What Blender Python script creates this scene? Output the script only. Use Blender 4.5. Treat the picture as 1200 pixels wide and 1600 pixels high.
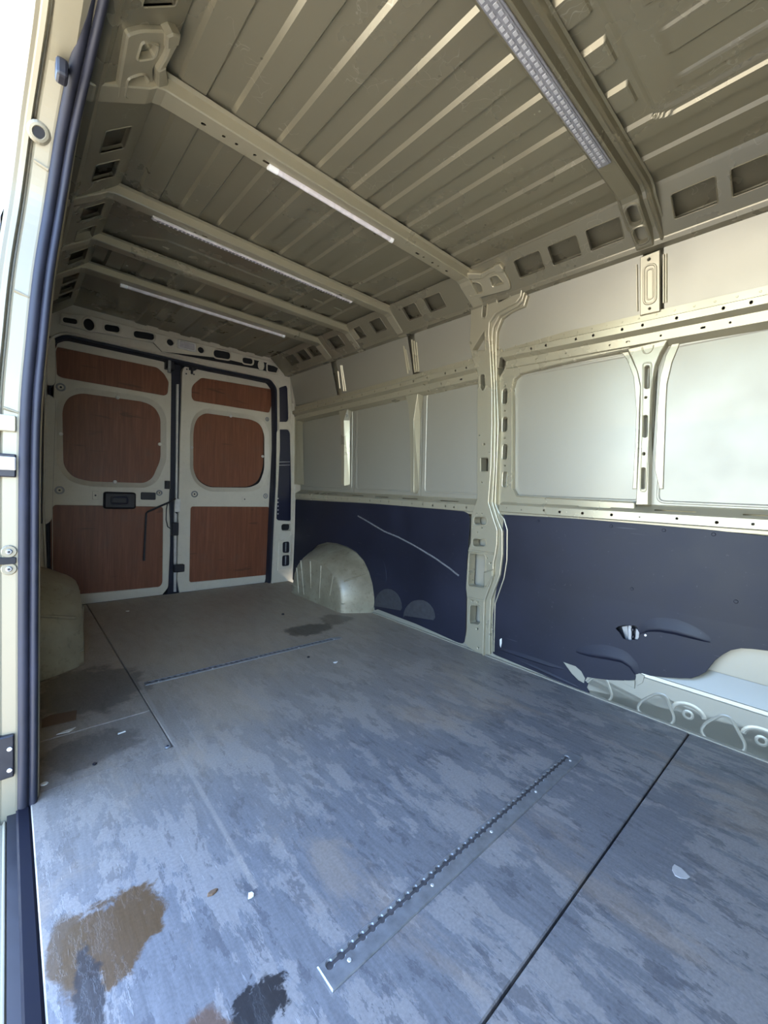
import bpy, bmesh, math, random
from mathutils import Vector, Matrix
from mathutils.geometry import tessellate_polygon

random.seed(7)
for o in list(bpy.data.objects):
    bpy.data.objects.remove(o)
scn = bpy.context.scene
COL = scn.collection

# ------------------------------------------------------------------ camera
F, CX, CY, CAMH = 652.0, 600.0, 800.0, 0.87      # focal length in pixels of the 1200x1600 frame, eye height above the load floor
ax = Vector((1322 - CX, 801 - CY, F)).normalized()      # vanishing point of the van's width
ay = Vector((10 - CX, 741 - CY, F)); ay = (ay - ax * ax.dot(ay)).normalized()   # of its length
az = ax.cross(ay)
RW = Matrix((ax, ay, az))                          # camera (right, down, forward) -> world
cam_d = bpy.data.cameras.new('camera'); cam = bpy.data.objects.new('camera', cam_d); COL.objects.link(cam)
cam_d.sensor_fit = 'HORIZONTAL'; cam_d.sensor_width = 36; cam_d.lens = 36 * F / 1200
cam_d.clip_start = 0.01; cam_d.clip_end = 500
m3 = Matrix((RW.col[0], -RW.col[1], -RW.col[2])).transposed()
cam.matrix_world = Matrix.Translation((0, 0, CAMH)) @ m3.to_4x4()
scn.camera = cam

# ------------------------------------------------------------------ light
SUN_DIR = Vector((0.14, 0.38, 0.90)).normalized()     # towards the sun, high over the rear of the van
world = bpy.data.worlds.new('sky'); scn.world = world; world.use_nodes = True
wn = world.node_tree; wn.nodes.clear()
wo = wn.nodes.new('ShaderNodeOutputWorld'); wb = wn.nodes.new('ShaderNodeBackground')
sky = wn.nodes.new('ShaderNodeTexSky'); sky.sky_type = 'NISHITA'; sky.sun_disc = False
sky.sun_elevation = math.asin(SUN_DIR.z); sky.sun_rotation = math.atan2(SUN_DIR.x, SUN_DIR.y)
sky.air_density = 1.0; sky.dust_density = 0.6; sky.ozone_density = 3.0
wb.inputs['Strength'].default_value = 1.15
hs = wn.nodes.new('ShaderNodeHueSaturation'); hs.inputs['Saturation'].default_value = 1.0
wn.links.new(sky.outputs[0], hs.inputs['Color']); wn.links.new(hs.outputs[0], wb.inputs['Color']); wn.links.new(wb.outputs[0], wo.inputs['Surface'])
sun_d = bpy.data.lights.new('sun', 'SUN'); sun_d.energy = 11.0; sun_d.angle = 0.009; sun_d.color = (1.0, 0.90, 0.72)
sun = bpy.data.objects.new('sun', sun_d); COL.objects.link(sun)
sun.rotation_euler = SUN_DIR.to_track_quat('Z', 'Y').to_euler()
scn.view_settings.view_transform = 'Standard'; scn.view_settings.look = 'None'
scn.view_settings.gamma = 1.0; scn.view_settings.use_curve_mapping = False
scn.view_settings.exposure = 1.42

# ------------------------------------------------------------------ materials
def newmat(name):
    m = bpy.data.materials.new(name); m.use_nodes = True
    return m, m.node_tree, m.node_tree.nodes['Principled BSDF']
def nd(nt, t, **k):
    n = nt.nodes.new(t)
    for a, v in k.items(): setattr(n, a, v)
    return n
def inp(n, **k):
    for a, v in k.items(): n.inputs[a.replace('_', ' ')].default_value = v
def posn(nt, scale=(1, 1, 1), loc=(0, 0, 0), rot=(0, 0, 0)):
    g = nd(nt, 'ShaderNodeNewGeometry'); mp = nd(nt, 'ShaderNodeMapping')
    mp.inputs['Scale'].default_value = scale; mp.inputs['Location'].default_value = loc; mp.inputs['Rotation'].default_value = rot
    nt.links.new(g.outputs['Position'], mp.inputs['Vector']); return mp.outputs['Vector']
def noise(nt, vec, scale, detail=3, rough=0.5, dist=0.0):
    n = nd(nt, 'ShaderNodeTexNoise'); inp(n, Scale=scale, Detail=detail, Roughness=rough, Distortion=dist)
    nt.links.new(vec, n.inputs['Vector']); return n.outputs['Fac']
def ramp(nt, fac, stops, interp='LINEAR'):
    r = nd(nt, 'ShaderNodeValToRGB'); r.color_ramp.interpolation = interp
    el = r.color_ramp.elements
    while len(el) < len(stops): el.new(0.5)
    for e, (p, c) in zip(el, stops):
        e.position = p; e.color = (c, c, c, 1) if not isinstance(c, tuple) else (*c, 1)
    nt.links.new(fac, r.inputs['Fac']); return r.outputs['Color']
def mix(nt, fac, a, b, mode='MIX'):
    m = nd(nt, 'ShaderNodeMix', data_type='RGBA', blend_type=mode)
    for i, v in ((0, fac), (6, a), (7, b)):
        if hasattr(v, 'is_linked') or hasattr(v, 'links'): nt.links.new(v, m.inputs[i])
        elif i == 0: m.inputs[i].default_value = v
        else: m.inputs[i].default_value = (*v, 1)
    return m.outputs[2]
def math_(nt, op, a, b=None, clamp=False):
    m = nd(nt, 'ShaderNodeMath', operation=op, use_clamp=clamp)
    for i, v in ((0, a), (1, b)):
        if v is None: continue
        if hasattr(v, 'links'): nt.links.new(v, m.inputs[i])
        else: m.inputs[i].default_value = v
    return m.outputs[0]
def bump(nt, bs, h, strength=0.2, dist=0.002):
    b = nd(nt, 'ShaderNodeBump'); inp(b, Strength=strength, Distance=dist)
    nt.links.new(h, b.inputs['Height']); nt.links.new(b.outputs[0], bs.inputs['Normal'])

def paint(name, col, rough=0.38, metal=0.25, dirt=0.12, dirtcol=(0.16, 0.13, 0.09), scratch=0.0):
    m, nt, bs = newmat(name)
    v = posn(nt)
    n1 = noise(nt, v, 2.2, 5, 0.6); n2 = noise(nt, v, 30, 4, 0.6)
    f = math_(nt, 'MULTIPLY', ramp(nt, n1, [(0.40, 0.0), (0.75, 1.0)]), dirt)
    c = mix(nt, f, col, dirtcol)
    f2 = math_(nt, 'MULTIPLY', ramp(nt, n2, [(0.55, 0.0), (0.8, 1.0)]), dirt * 0.8)
    c = mix(nt, f2, c, dirtcol)
    if scratch:
        w = nd(nt, 'ShaderNodeTexVoronoi', feature='DISTANCE_TO_EDGE'); inp(w, Scale=9.0, Randomness=1.0)
        nv = nd(nt, 'ShaderNodeTexNoise'); inp(nv, Scale=6.0, Detail=3.0)
        nt.links.new(v, nv.inputs['Vector'])
        vv = nd(nt, 'ShaderNodeVectorMath', operation='ADD'); sc = nd(nt, 'ShaderNodeVectorMath', operation='SCALE'); sc.inputs['Scale'].default_value = 0.5
        nt.links.new(nv.outputs['Color'], sc.inputs[0]); nt.links.new(v, vv.inputs[0]); nt.links.new(sc.outputs[0], vv.inputs[1])
        nt.links.new(vv.outputs[0], w.inputs['Vector'])
        line = ramp(nt, w.outputs['Distance'], [(0.0, 1.0), (0.012, 0.0)])
        gate = ramp(nt, noise(nt, v, 7, 2), [(0.56, 0.0), (0.62, 1.0)])
        c = mix(nt, math_(nt, 'MULTIPLY', math_(nt, 'MULTIPLY', line, gate), scratch), c, (0.62, 0.58, 0.48))
    nt.links.new(c, bs.inputs['Base Color'])
    inp(bs, Metallic=metal); 
    nt.links.new(ramp(nt, n1, [(0.3, rough - 0.05), (0.8, rough + 0.14)]), bs.inputs['Roughness'])
    return m
def plain(name, col, rough=0.5, metal=0.0, var=0.12, scale=25, spec=0.5):
    m, nt, bs = newmat(name)
    n = noise(nt, posn(nt), scale, 4, 0.6)
    k = lambda f: tuple(min(1, c * f) for c in col)
    nt.links.new(ramp(nt, n, [(0.3, k(1 - var)), (0.7, k(1 + var))]), bs.inputs['Base Color'])
    nt.links.new(ramp(nt, n, [(0.3, max(0.02, rough - 0.06)), (0.7, min(1, rough + 0.08))]), bs.inputs['Roughness'])
    inp(bs, Metallic=metal); bs.inputs['Specular IOR Level'].default_value = spec
    bump(nt, bs, n, 0.06, 0.001)
    return m

M = {}
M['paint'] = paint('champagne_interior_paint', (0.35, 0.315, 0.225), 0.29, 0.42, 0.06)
M['paint_shaded'] = paint('champagne_paint_shaded', (0.225, 0.202, 0.142), 0.26, 0.45, 0.05, scratch=0.3)  # same champagne paint, darkened to put the roof's shade into the colour
M['paint_panel'] = paint('panel_paint', (0.30, 0.28, 0.225), 0.38, 0.35, 0.05, (0.2, 0.18, 0.15), scratch=0.0)
M['paint_brightened'] = paint('champagne_paint_brightened', (0.56, 0.51, 0.42), 0.42, 0.05, 0.25, (0.22, 0.18, 0.12))  # same body paint, lightened so the dim rear end reads brighter
M['paint_dimmed'] = paint('champagne_paint_dimmed', (0.20, 0.18, 0.13), 0.34, 0.2, 0.08)  # same body paint, darkened to hold back the daylight on the jamb
M['arch'] = paint('wheel_arch_paint', (0.34, 0.305, 0.215), 0.34, 0.15, 0.85, (0.10, 0.068, 0.035))
M['black'] = plain('black_plastic', (0.012, 0.012, 0.018), 0.45)
M['sill'] = plain('black_step_rubber', (0.008, 0.008, 0.014), 0.7, spec=0.12)
M['void'] = plain('cavity_shade', (0.008, 0.008, 0.01), 0.8)  # near-black, puts the shade inside cavities and holes into the colour
M['navyplastic'] = plain('dark_navy_plastic', (0.010, 0.011, 0.028), 0.35)
M['rubber'] = plain('black_rubber', (0.013, 0.014, 0.024), 0.6, 0, 0.3, 14, 0.35)
M['steel'] = plain('galvanised_steel', (0.26, 0.265, 0.275), 0.40, 0.6, 0.2, 40)
M['white'] = plain('white_plastic', (0.80, 0.80, 0.80), 0.35)
M['alu'] = plain('aluminium_channel', (0.62, 0.60, 0.58), 0.35, 0.5)
M['clear'] = plain('clear_strip_cover', (0.20, 0.20, 0.22), 0.15)
M['ledlight'] = plain('pale_led_chip', (0.36, 0.36, 0.38), 0.3)
M['channel'] = plain('dirty_channel', (0.05, 0.045, 0.045), 0.7, 0, 0.5, 80)
M['diffuser'] = plain('milky_diffuser', (0.62, 0.58, 0.60), 0.25)
M['led'] = plain('led_chip', (0.16, 0.155, 0.165), 0.3, 0, 0.2, 90)
M['lamp'] = plain('grey_lens', (0.42, 0.39, 0.40), 0.2)
M['scrap'] = plain('pale_scrap', (0.62, 0.60, 0.55), 0.7)
M['brownscrap'] = plain('brown_scrap', (0.13, 0.075, 0.04), 0.8)
M['scuff'] = plain('grey_scuff', (0.11, 0.11, 0.115), 0.6, 0, 0.4, 60)
M['worn'] = plain('worn_lining', (0.030, 0.030, 0.034), 0.65, 0, 0.35, 40)
M['ground'] = plain('dry_concrete_yard', (0.47, 0.41, 0.31), 0.9, 0, 0.2, 3)

# dark film-faced plywood lining
m, nt, bs = newmat('dark_lining_plywood'); M['liner'] = m
v = posn(nt)
n1 = noise(nt, v, 3.0, 6, 0.65); n2 = noise(nt, v, 45, 4, 0.6)
c = ramp(nt, n1, [(0.3, (0.007, 0.0075, 0.014)), (0.75, (0.013, 0.014, 0.027))])
sv = posn(nt, (1, 3, 60), (0, 0, 0), (0.6, 0, 0))
sc_ = ramp(nt, noise(nt, sv, 2.0, 2, 0.5), [(0.70, 0.0), (0.74, 1.0)])
sc2 = ramp(nt, noise(nt, v, 4.0, 2), [(0.5, 0.0), (0.65, 1.0)])
c = mix(nt, math_(nt, 'MULTIPLY', math_(nt, 'MULTIPLY', sc_, sc2), 0.35), c, (0.10, 0.10, 0.12))
sp = ramp(nt, noise(nt, v, 70, 2), [(0.72, 0.0), (0.76, 0.5)])
c = mix(nt, math_(nt, 'MULTIPLY', sp, 0.35), c, (0.12, 0.12, 0.13))
nt.links.new(c, bs.inputs['Base Color'])
nt.links.new(ramp(nt, n1, [(0.3, 0.46), (0.8, 0.62)]), bs.inputs['Roughness']); bs.inputs['Specular IOR Level'].default_value = 0.32
bump(nt, bs, n1, 0.12, 0.01)

# reddish door plywood, grain upright
m, nt, bs = newmat('reddish_plywood'); M['redply'] = m
g1 = noise(nt, posn(nt, (40, 40, 2.2)), 1.6, 6, 0.6, 0.4)
g2 = noise(nt, posn(nt, (9, 9, 2.0)), 1.0, 4, 0.6, 1.0)
n3 = noise(nt, posn(nt), 6, 4, 0.6)
c = ramp(nt, g1, [(0.25, (0.11, 0.036, 0.019)), (0.55, (0.175, 0.060, 0.030)), (0.8, (0.24, 0.095, 0.050))])
c = mix(nt, ramp(nt, g2, [(0.45, 0.0), (0.75, 0.55)]), c, (0.155, 0.055, 0.022))
c = mix(nt, ramp(nt, n3, [(0.55, 0.0), (0.8, 0.35)]), c, (0.10, 0.075, 0.06))
cr = ramp(nt, noise(nt, posn(nt, (2, 2, 14), (3, 1, 0), (0, 0.25, 0)), 1.4, 3, 0.5, 0.6), [(0.66, 0.0), (0.70, 0.5)])
c = mix(nt, cr, c, (0.05, 0.022, 0.014))
nt.links.new(c, bs.inputs['Base Color']); inp(bs, Roughness=0.42)
bump(nt, bs, g1, 0.08, 0.001)

# worn phenolic floor plywood
m, nt, bs = newmat('worn_floor_plywood'); M['floor'] = m
v = posn(nt); sepn = nd(nt, 'ShaderNodeSeparateXYZ'); nt.links.new(v, sepn.inputs[0])
grain = noise(nt, posn(nt, (30, 3.0, 1)), 3.0, 6, 0.65, 0.3)
fl1 = noise(nt, posn(nt, (4.6, 1.7, 1), (0.3, 0.7, 0)), 1.9, 12, 0.72, 0.15)
fl2 = noise(nt, posn(nt, (9.5, 3.2, 1), (5.2, 1.1, 0)), 2.2, 10, 0.72, 0.15)
fl3 = noise(nt, posn(nt, (2.4, 1.0, 1), (9.2, 4.1, 0)), 1.1, 10, 0.68, 0.4)
fine = noise(nt, v, 160, 3, 0.6)
base = ramp(nt, grain, [(0.25, (0.105, 0.102, 0.105)), (0.75, (0.175, 0.170, 0.172))])
k1 = ramp(nt, fl1, [(0.512, 0.0), (0.535, 1.0)])
base = mix(nt, math_(nt, 'MULTIPLY', k1, 0.45), base, (0.30, 0.265, 0.235))
k2 = ramp(nt, fl2, [(0.56, 0.0), (0.572, 1.0)])
base = mix(nt, math_(nt, 'MULTIPLY', k2, 0.60), base, (0.075, 0.072, 0.078))
k3 = ramp(nt, fl3, [(0.54, 0.0), (0.60, 1.0)])
base = mix(nt, math_(nt, 'MULTIPLY', k3, 0.40), base, (0.27, 0.205, 0.15))
# fine lifted fibres
fib = ramp(nt, noise(nt, posn(nt, (60, 7, 1), (1, 2, 0)), 2.0, 3, 0.6), [(0.66, 0.0), (0.70, 1.0)])
base = mix(nt, math_(nt, 'MULTIPLY', fib, 0.35), base, (0.33, 0.31, 0.29))
# the back of the load floor carries brown dust
dust = ramp(nt, math_(nt, 'ADD', math_(nt, 'MULTIPLY', sepn.outputs[1], 0.30), math_(nt, 'MULTIPLY', fl3, 0.35)), [(0.42, 0.0), (0.85, 1.0)])
base = mix(nt, math_(nt, 'MULTIPLY', dust, 0.8), base, (0.36, 0.285, 0.195))
def blob(cx, cy, rx, ry, col, amt, base, edge=(0.80, 1.05), wob=0.8, nscale=5.0, rot=0.0):
    mp = nd(nt, 'ShaderNodeMapping', vector_type='TEXTURE')
    mp.inputs['Location'].default_value = (cx, cy, 0); mp.inputs['Scale'].default_value = (rx, ry, 1); mp.inputs['Rotation'].default_value = (0, 0, rot)
    nt.links.new(v, mp.inputs['Vector'])
    s = nd(nt, 'ShaderNodeSeparateXYZ'); nt.links.new(mp.outputs[0], s.inputs[0])
    cmb = nd(nt, 'ShaderNodeCombineXYZ'); nt.links.new(s.outputs[0], cmb.inputs[0]); nt.links.new(s.outputs[1], cmb.inputs[1])
    ln = nd(nt, 'ShaderNodeVectorMath', operation='LENGTH'); nt.links.new(cmb.outputs[0], ln.inputs[0])
    nn = noise(nt, v, nscale * 2, 6, 0.68, 0.3)
    d = math_(nt, 'ADD', ln.outputs['Value'], math_(nt, 'MULTIPLY', math_(nt, 'SUBTRACT', nn, 0.5), wob * 2))
    return mix(nt, math_(nt, 'MULTIPLY', ramp(nt, d, [(edge[0], 1.0), (edge[1], 0.0)]), amt), base, col)
base = blob(0.155, 0.885, 0.085, 0.10, (0.085, 0.045, 0.016), 0.95, base, rot=-0.5, wob=1.1, nscale=8)
base = blob(0.085, 0.90, 0.035, 0.09, (0.09, 0.052, 0.022), 0.9, base)
base = blob(0.105, 0.80, 0.022, 0.10, (0.030, 0.025, 0.024), 0.92, base, wob=0.9, nscale=10)
base = blob(0.315, 0.605, 0.062, 0.040, (0.014, 0.012, 0.012), 0.95, base, wob=1.2, nscale=14)
base = blob(0.235, 0.615, 0.045, 0.05, (0.10, 0.052, 0.028), 0.85, base)
base = blob(1.38, 2.17, 0.17, 0.11, (0.045, 0.036, 0.025), 0.75, base, wob=0.7)
base = blob(1.63, 2.24, 0.12, 0.12, (0.055, 0.042, 0.028), 0.55, base, wob=0.7)
base = blob(0.20, 1.58, 0.15, 0.10, (0.085, 0.07, 0.055), 0.6, base)
base = blob(0.25, 2.05, 0.22, 0.25, (0.06, 0.052, 0.042), 0.65, base)
# long pale drag marks along the floor
for lx, w_, y0, y1 in ((0.413, 0.007, 0.80, 2.0), (0.475, 0.004, 1.2, 1.9)):
    dx = math_(nt, 'ABSOLUTE', math_(nt, 'SUBTRACT', sepn.outputs[0], math_(nt, 'ADD', lx, math_(nt, 'MULTIPLY', math_(nt, 'SUBTRACT', sepn.outputs[1], 1.4), 0.02))))
    a = ramp(nt, dx, [(w_ * 0.5, 1.0), (w_, 0.0)])
    b_ = math_(nt, 'MULTIPLY', math_(nt, 'GREATER_THAN', sepn.outputs[1], y0), math_(nt, 'LESS_THAN', sepn.outputs[1], y1))
    base = mix(nt, math_(nt, 'MULTIPLY', math_(nt, 'MULTIPLY', a, b_), math_(nt, 'MULTIPLY', fl2, 1.1)), base, (0.30, 0.26, 0.22))
base = mix(nt, 0.35, base, ramp(nt, fine, [(0.3, 0.55), (0.7, 1.3)]), 'MULTIPLY')
nt.links.new(base, bs.inputs['Base Color'])
nt.links.new(ramp(nt, fl2, [(0.35, 0.38), (0.7, 0.55)]), bs.inputs['Roughness'])
hh = math_(nt, 'ADD', math_(nt, 'MULTIPLY', k1, 0.5), math_(nt, 'ADD', math_(nt, 'MULTIPLY', grain, 0.6), math_(nt, 'MULTIPLY', k2, -0.4)))
hh = math_(nt, 'ADD', hh, math_(nt, 'MULTIPLY', fib, 0.5))
bump(nt, bs, hh, 0.35, 0.0016)

# ------------------------------------------------------------------ object helpers
def link(name, me, mat, parent=None, label=None, origin=None, smooth=False):
    """link a mesh given in world coordinates as one object with its origin at its base"""
    vs = [v_.co for v_ in me.vertices]
    if origin is None:
        mn = [min(v_[i] for v_ in vs) for i in range(3)]; mx = [max(v_[i] for v_ in vs) for i in range(3)]
        origin = Vector(((mn[0] + mx[0]) / 2, (mn[1] + mx[1]) / 2, mn[2]))
    origin = Vector(origin)
    me.transform(Matrix.Translation(-origin))
    o = bpy.data.objects.new(name, me); COL.objects.link(o)
    if mat is not None: me.materials.append(M[mat] if isinstance(mat, str) else mat)
    if smooth:
        for p in me.polygons: p.use_smooth = True
    o['wpos'] = list(origin)
    if parent is not None:
        o.parent = parent; o.location = origin - Vector(parent['wpos'])
    else: o.location = origin
    if label: o['label'] = label
    return o
def tag(o, label, cat, group=None, kind=None):
    o['label'] = label; o['category'] = cat
    if group: o['group'] = group
    if kind: o['kind'] = kind
    return o
def empty(name, loc, label, cat, group=None, kind=None):
    o = bpy.data.objects.new(name, None); o.empty_display_size = 0.1; COL.objects.link(o)
    o.location = loc; o['wpos'] = list(loc); return tag(o, label, cat, group, kind)
def copy_part(src, parent, loc):
    c = src.copy(); COL.objects.link(c); c.parent = parent
    c.location = Vector(loc) - (Vector(parent['wpos']) if parent else Vector()); c['wpos'] = list(loc)
    return c
def mesh(vs, fs, name='m'):
    me = bpy.data.meshes.new(name); me.from_pydata([tuple(v_) for v_ in vs], [], fs); me.update(); return me

def area(p): return sum(p[i][0] * p[(i + 1) % len(p)][1] - p[(i + 1) % len(p)][0] * p[i][1] for i in range(len(p))) / 2
def clean(p):
    q = []
    for a in p:
        if not q or (Vector(a) - Vector(q[-1])).length > 1e-5: q.append(tuple(a))
    if len(q) > 1 and (Vector(q[0]) - Vector(q[-1])).length < 1e-5: q.pop()
    return q
def offs(p, c):
    """move a loop by c to its left"""
    n = len(p); out = []
    for i in range(n):
        a, b, d = Vector(p[i - 1]), Vector(p[i]), Vector(p[(i + 1) % n])
        e1 = (b - a).normalized(); e2 = (d - b).normalized()
        n1 = Vector((-e1.y, e1.x)); n2 = Vector((-e2.y, e2.x))
        mm = (n1 + n2); l = mm.length
        mm = n1 if l < 1e-4 else mm / l
        k = c / max(0.35, mm.dot(n1)); out.append(tuple(b + mm * k))
    return out
def rnd(p, r, n=4):
    """round the corners of a polygon"""
    out = []; N = len(p)
    for i in range(N):
        a, b, d = Vector(p[i - 1]), Vector(p[i]), Vector(p[(i + 1) % N])
        u, w = (a - b), (d - b); lu, lw = u.length, w.length
        if lu < 1e-6 or lw < 1e-6: continue
        rr = r[i] if isinstance(r, (list, tuple)) else r
        t = min(rr, lu * 0.48, lw * 0.48)
        p0, p1 = b + u / lu * t, b + w / lw * t
        for k in range(n + 1):
            s = k / n; out.append(tuple(p0 * (1 - s) ** 2 + b * 2 * s * (1 - s) + p1 * s * s))
    return clean(out)
def circ(a, b, r, rb=None, n=12):
    rb = rb or r
    return [(a + r * math.cos(2 * math.pi * k / n), b + rb * math.sin(2 * math.pi * k / n)) for k in range(n)]
def rect(a0, b0, a1, b1): return [(a0, b0), (a1, b0), (a1, b1), (a0, b1)]
def slot(a0, b0, a1, b1, n=5):
    w, h = abs(a1 - a0), abs(b1 - b0)
    return rnd(rect(min(a0, a1), min(b0, b1), max(a0, a1), max(b0, b1)), min(w, h) * 0.5, n)

def plate(loops, P, d=0.0, thick=0.004, chamfer=0.0, splits=(), back=False):
    """sheet with holes: loops[0] outline, the rest holes, in (a,b); P maps (a,b,depth) to the world"""
    lp = []
    for i, l in enumerate(loops):
        l = clean(l)
        if len(l) < 3: continue
        if (area(l) > 0) != (i == 0): l = l[::-1]
        lp.append(l)
    bm = bmesh.new()
    top = [offs(l, chamfer) if chamfer else l for l in lp]
    tv = [[bm.verts.new((a, b, d)) for a, b in l] for l in top]
    flat = [x for l in tv for x in l]
    for t in tessellate_polygon([[Vector((a, b, 0)) for a, b in l] for l in top]):
        try: bm.faces.new([flat[i] for i in t])
        except ValueError: pass
    rings = [tv]
    if chamfer: rings.append([[bm.verts.new((a, b, d - chamfer)) for a, b in l] for l in lp])
    rings.append([[bm.verts.new((a, b, d - thick)) for a, b in l] for l in lp])
    for r0, r1 in zip(rings, rings[1:]):
        for l0, l1 in zip(r0, r1):
            n = len(l0)
            for i in range(n):
                j = (i + 1) % n
                try: bm.faces.new((l0[i], l0[j], l1[j], l1[i]))
                except ValueError: pass
    if back:
        bl = rings[-1]; fl = [x for l in bl for x in l]
        for t in tessellate_polygon([[Vector((a, b, 0)) for a, b in l] for l in lp]):
            try: bm.faces.new([fl[i] for i in t][::-1])
            except ValueError: pass
    for s in splits:
        bmesh.ops.bisect_plane(bm, geom=bm.verts[:] + bm.edges[:] + bm.faces[:], plane_co=(0, s, 0), plane_no=(0, 1, 0))
    for v_ in bm.verts: v_.co = P(*v_.co)
    bmesh.ops.recalc_face_normals(bm, faces=bm.faces[:])
    me = bpy.data.meshes.new('plate'); bm.to_mesh(me); bm.free()
    return me
def ribbon(path, section, P, closed=False):
    """sweep a section [(side, depth)] along a path in (a,b); side is to the left of the path"""
    path = [Vector(p) for p in path]; n = len(path); vs = []; m = len(section)
    for i in range(n):
        a = path[i - 1] if (i or closed) else None; d = path[(i + 1) % n] if (i < n - 1 or closed) else None; b = path[i]
        e1 = (b - a).normalized() if a is not None else (d - b).normalized()
        e2 = (d - b).normalized() if d is not None else e1
        n1 = Vector((-e1.y, e1.x)); n2 = Vector((-e2.y, e2.x)); mm = n1 + n2
        mm = mm.normalized() if mm.length > 1e-4 else n1
        k = 1 / max(0.4, mm.dot(n1))
        for s, dd in section: q = b + mm * (s * k); vs.append(P(q.x, q.y, dd))
    fs = []
    for i in range(n if closed else n - 1):
        j = (i + 1) % n
        for k in range(m - 1): fs.append((i * m + k, i * m + k + 1, j * m + k + 1, j * m + k))
    return mesh(vs, fs)
def taper_fold(pts, w0, w1, h, P, d, n=24):
    """a soft crease that dies away at both ends: w0 to one side, w1 to the other, h proud"""
    cum = [0.0]
    for a, b in zip(pts, pts[1:]): cum.append(cum[-1] + (Vector(b) - Vector(a)).length)
    path = []
    for k in range(n + 1):
        s_ = cum[-1] * k / n
        for i in range(len(pts) - 1):
            if s_ <= cum[i + 1] + 1e-9: t = (s_ - cum[i]) / (cum[i + 1] - cum[i]); path.append(Vector(pts[i]).lerp(Vector(pts[i + 1]), t)); break
    prof = [(-1.0, 0.0), (-0.6, 0.25), (-0.2, 0.85), (0.0, 1.0), (0.15, 0.9), (0.5, 0.45), (1.0, 0.0)]
    vs = []; m = len(prof)
    for k, p in enumerate(path):
        e = (path[min(k + 1, n)] - path[max(k - 1, 0)]).normalized(); nn = Vector((-e.y, e.x)); f = math.sin(math.pi * k / n) ** 0.7
        for s_, hh_ in prof:
            q = p + nn * (s_ * (w0 if s_ < 0 else w1) * (0.25 + 0.75 * f)); vs.append(P(q.x, q.y, d + 0.0002 + h * hh_ * f))
    return mesh(vs, [(k * m + i, k * m + i + 1, (k + 1) * m + i + 1, (k + 1) * m + i) for k in range(n) for i in range(m - 1)])
def tube(pts, r, n=8, cap=True):
    pts = [Vector(p) for p in pts]; vs = []; fs = []; N = len(pts); up = Vector((0.13, 0.21, 0.97))
    for i, p in enumerate(pts):
        t = (pts[min(i + 1, N - 1)] - pts[max(i - 1, 0)]).normalized()
        u = t.cross(up); u = u.normalized() if u.length > 1e-3 else Vector((1, 0, 0)); w = t.cross(u)
        rr = r[i] if isinstance(r, (list, tuple)) else r
        for k in range(n):
            an = 2 * math.pi * k / n; vs.append(p + (u * math.cos(an) + w * math.sin(an)) * rr)
    for i in range(N - 1):
        for k in range(n):
            l = (k + 1) % n; fs.append((i * n + k, i * n + l, (i + 1) * n + l, (i + 1) * n + k))
    if cap: fs += [tuple(range(n))[::-1], tuple(range((N - 1) * n, N * n))]
    return mesh(vs, fs)
def boxm(lo, hi, bev=0.0):
    bm = bmesh.new(); bmesh.ops.create_cube(bm, size=1)
    for v_ in bm.verts: v_.co = Vector([lo[i] + (v_.co[i] + 0.5) * (hi[i] - lo[i]) for i in range(3)])
    if bev: bmesh.ops.bevel(bm, geom=bm.edges[:], offset=bev, segments=2, affect='EDGES', profile=0.5)
    me = bpy.data.meshes.new('box'); bm.to_mesh(me); bm.free(); return me
def join(*ms):
    bm = bmesh.new()
    for q in ms: bm.from_mesh(q)
    me = bpy.data.meshes.new('j'); bm.to_mesh(me); bm.free(); return me

# ------------------------------------------------------------------ reading the photograph onto real surfaces
def ray(u, v_): return RW @ Vector((u - CX, v_ - CY, F))
CAMP = Vector((0, 0, CAMH))
def at_y(u, v_, y): d = ray(u, v_); p = CAMP + d * (y / d.y); return (p.x, p.z)
def at_z(u, v_, z): d = ray(u, v_); p = CAMP + d * ((z - CAMH) / d.z); return (p.x, p.y)
def lerp_table(tab, b):
    for (b0, *r0), (b1, *r1) in zip(tab, tab[1:]):
        if b <= b1 or (b1, *r1) == tab[-1]:
            t = (b - b0) / (b1 - b0); return [p + (q - p) * t for p, q in zip(r0, r1)]
class Surf:
    """a surface that runs the length of the van: profile [(b, x, z)], inward normal (nx, nz)"""
    def __init__(s, tab, n=(-1, 0)): s.tab = tab; s.n = n; s.splits = [t[0] for t in tab[1:-1]]
    def P(s, a, b, d): x, z = lerp_table(s.tab, b); return (x + s.n[0] * d, a, z + s.n[1] * d)
    def hit(s, u, v_, d=0.0):
        r = ray(u, v_); best = None; last = len(s.tab) - 2
        for i in range(last + 1):
            b0, x0, z0 = s.tab[i]; b1, x1, z1 = s.tab[i + 1]
            x0 += s.n[0] * d; x1 += s.n[0] * d; z0 += s.n[1] * d; z1 += s.n[1] * d
            dx, dz = x1 - x0, z1 - z0; den = -r.x * dz + r.z * dx
            if abs(den) < 1e-9: continue
            t = (x0 * -dz * -1 * -1 + z0 * dx - CAMH * dx) / den if False else ((x0 * -dz) + (z0 - CAMH) * dx) / den
            p = CAMP + r * t; k = ((p.x - x0) * dx + (p.z - z0) * dz) / (dx * dx + dz * dz)
            lo = -9 if i == 0 else -1e-6; hi = 9 if i == last else 1 + 1e-6
            if t > 0 and lo <= k <= hi: best = (p.y, b0 + k * (b1 - b0)); break
        return best
    def px(s, pts, d=0.0): return [s.hit(u, v_, d) for u, v_ in pts]
XC = 0.99
def mirrored(s): return Surf([(b, 2 * XC - x, z) for b, x, z in s.tab], (-s.n[0], s.n[1]))
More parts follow.
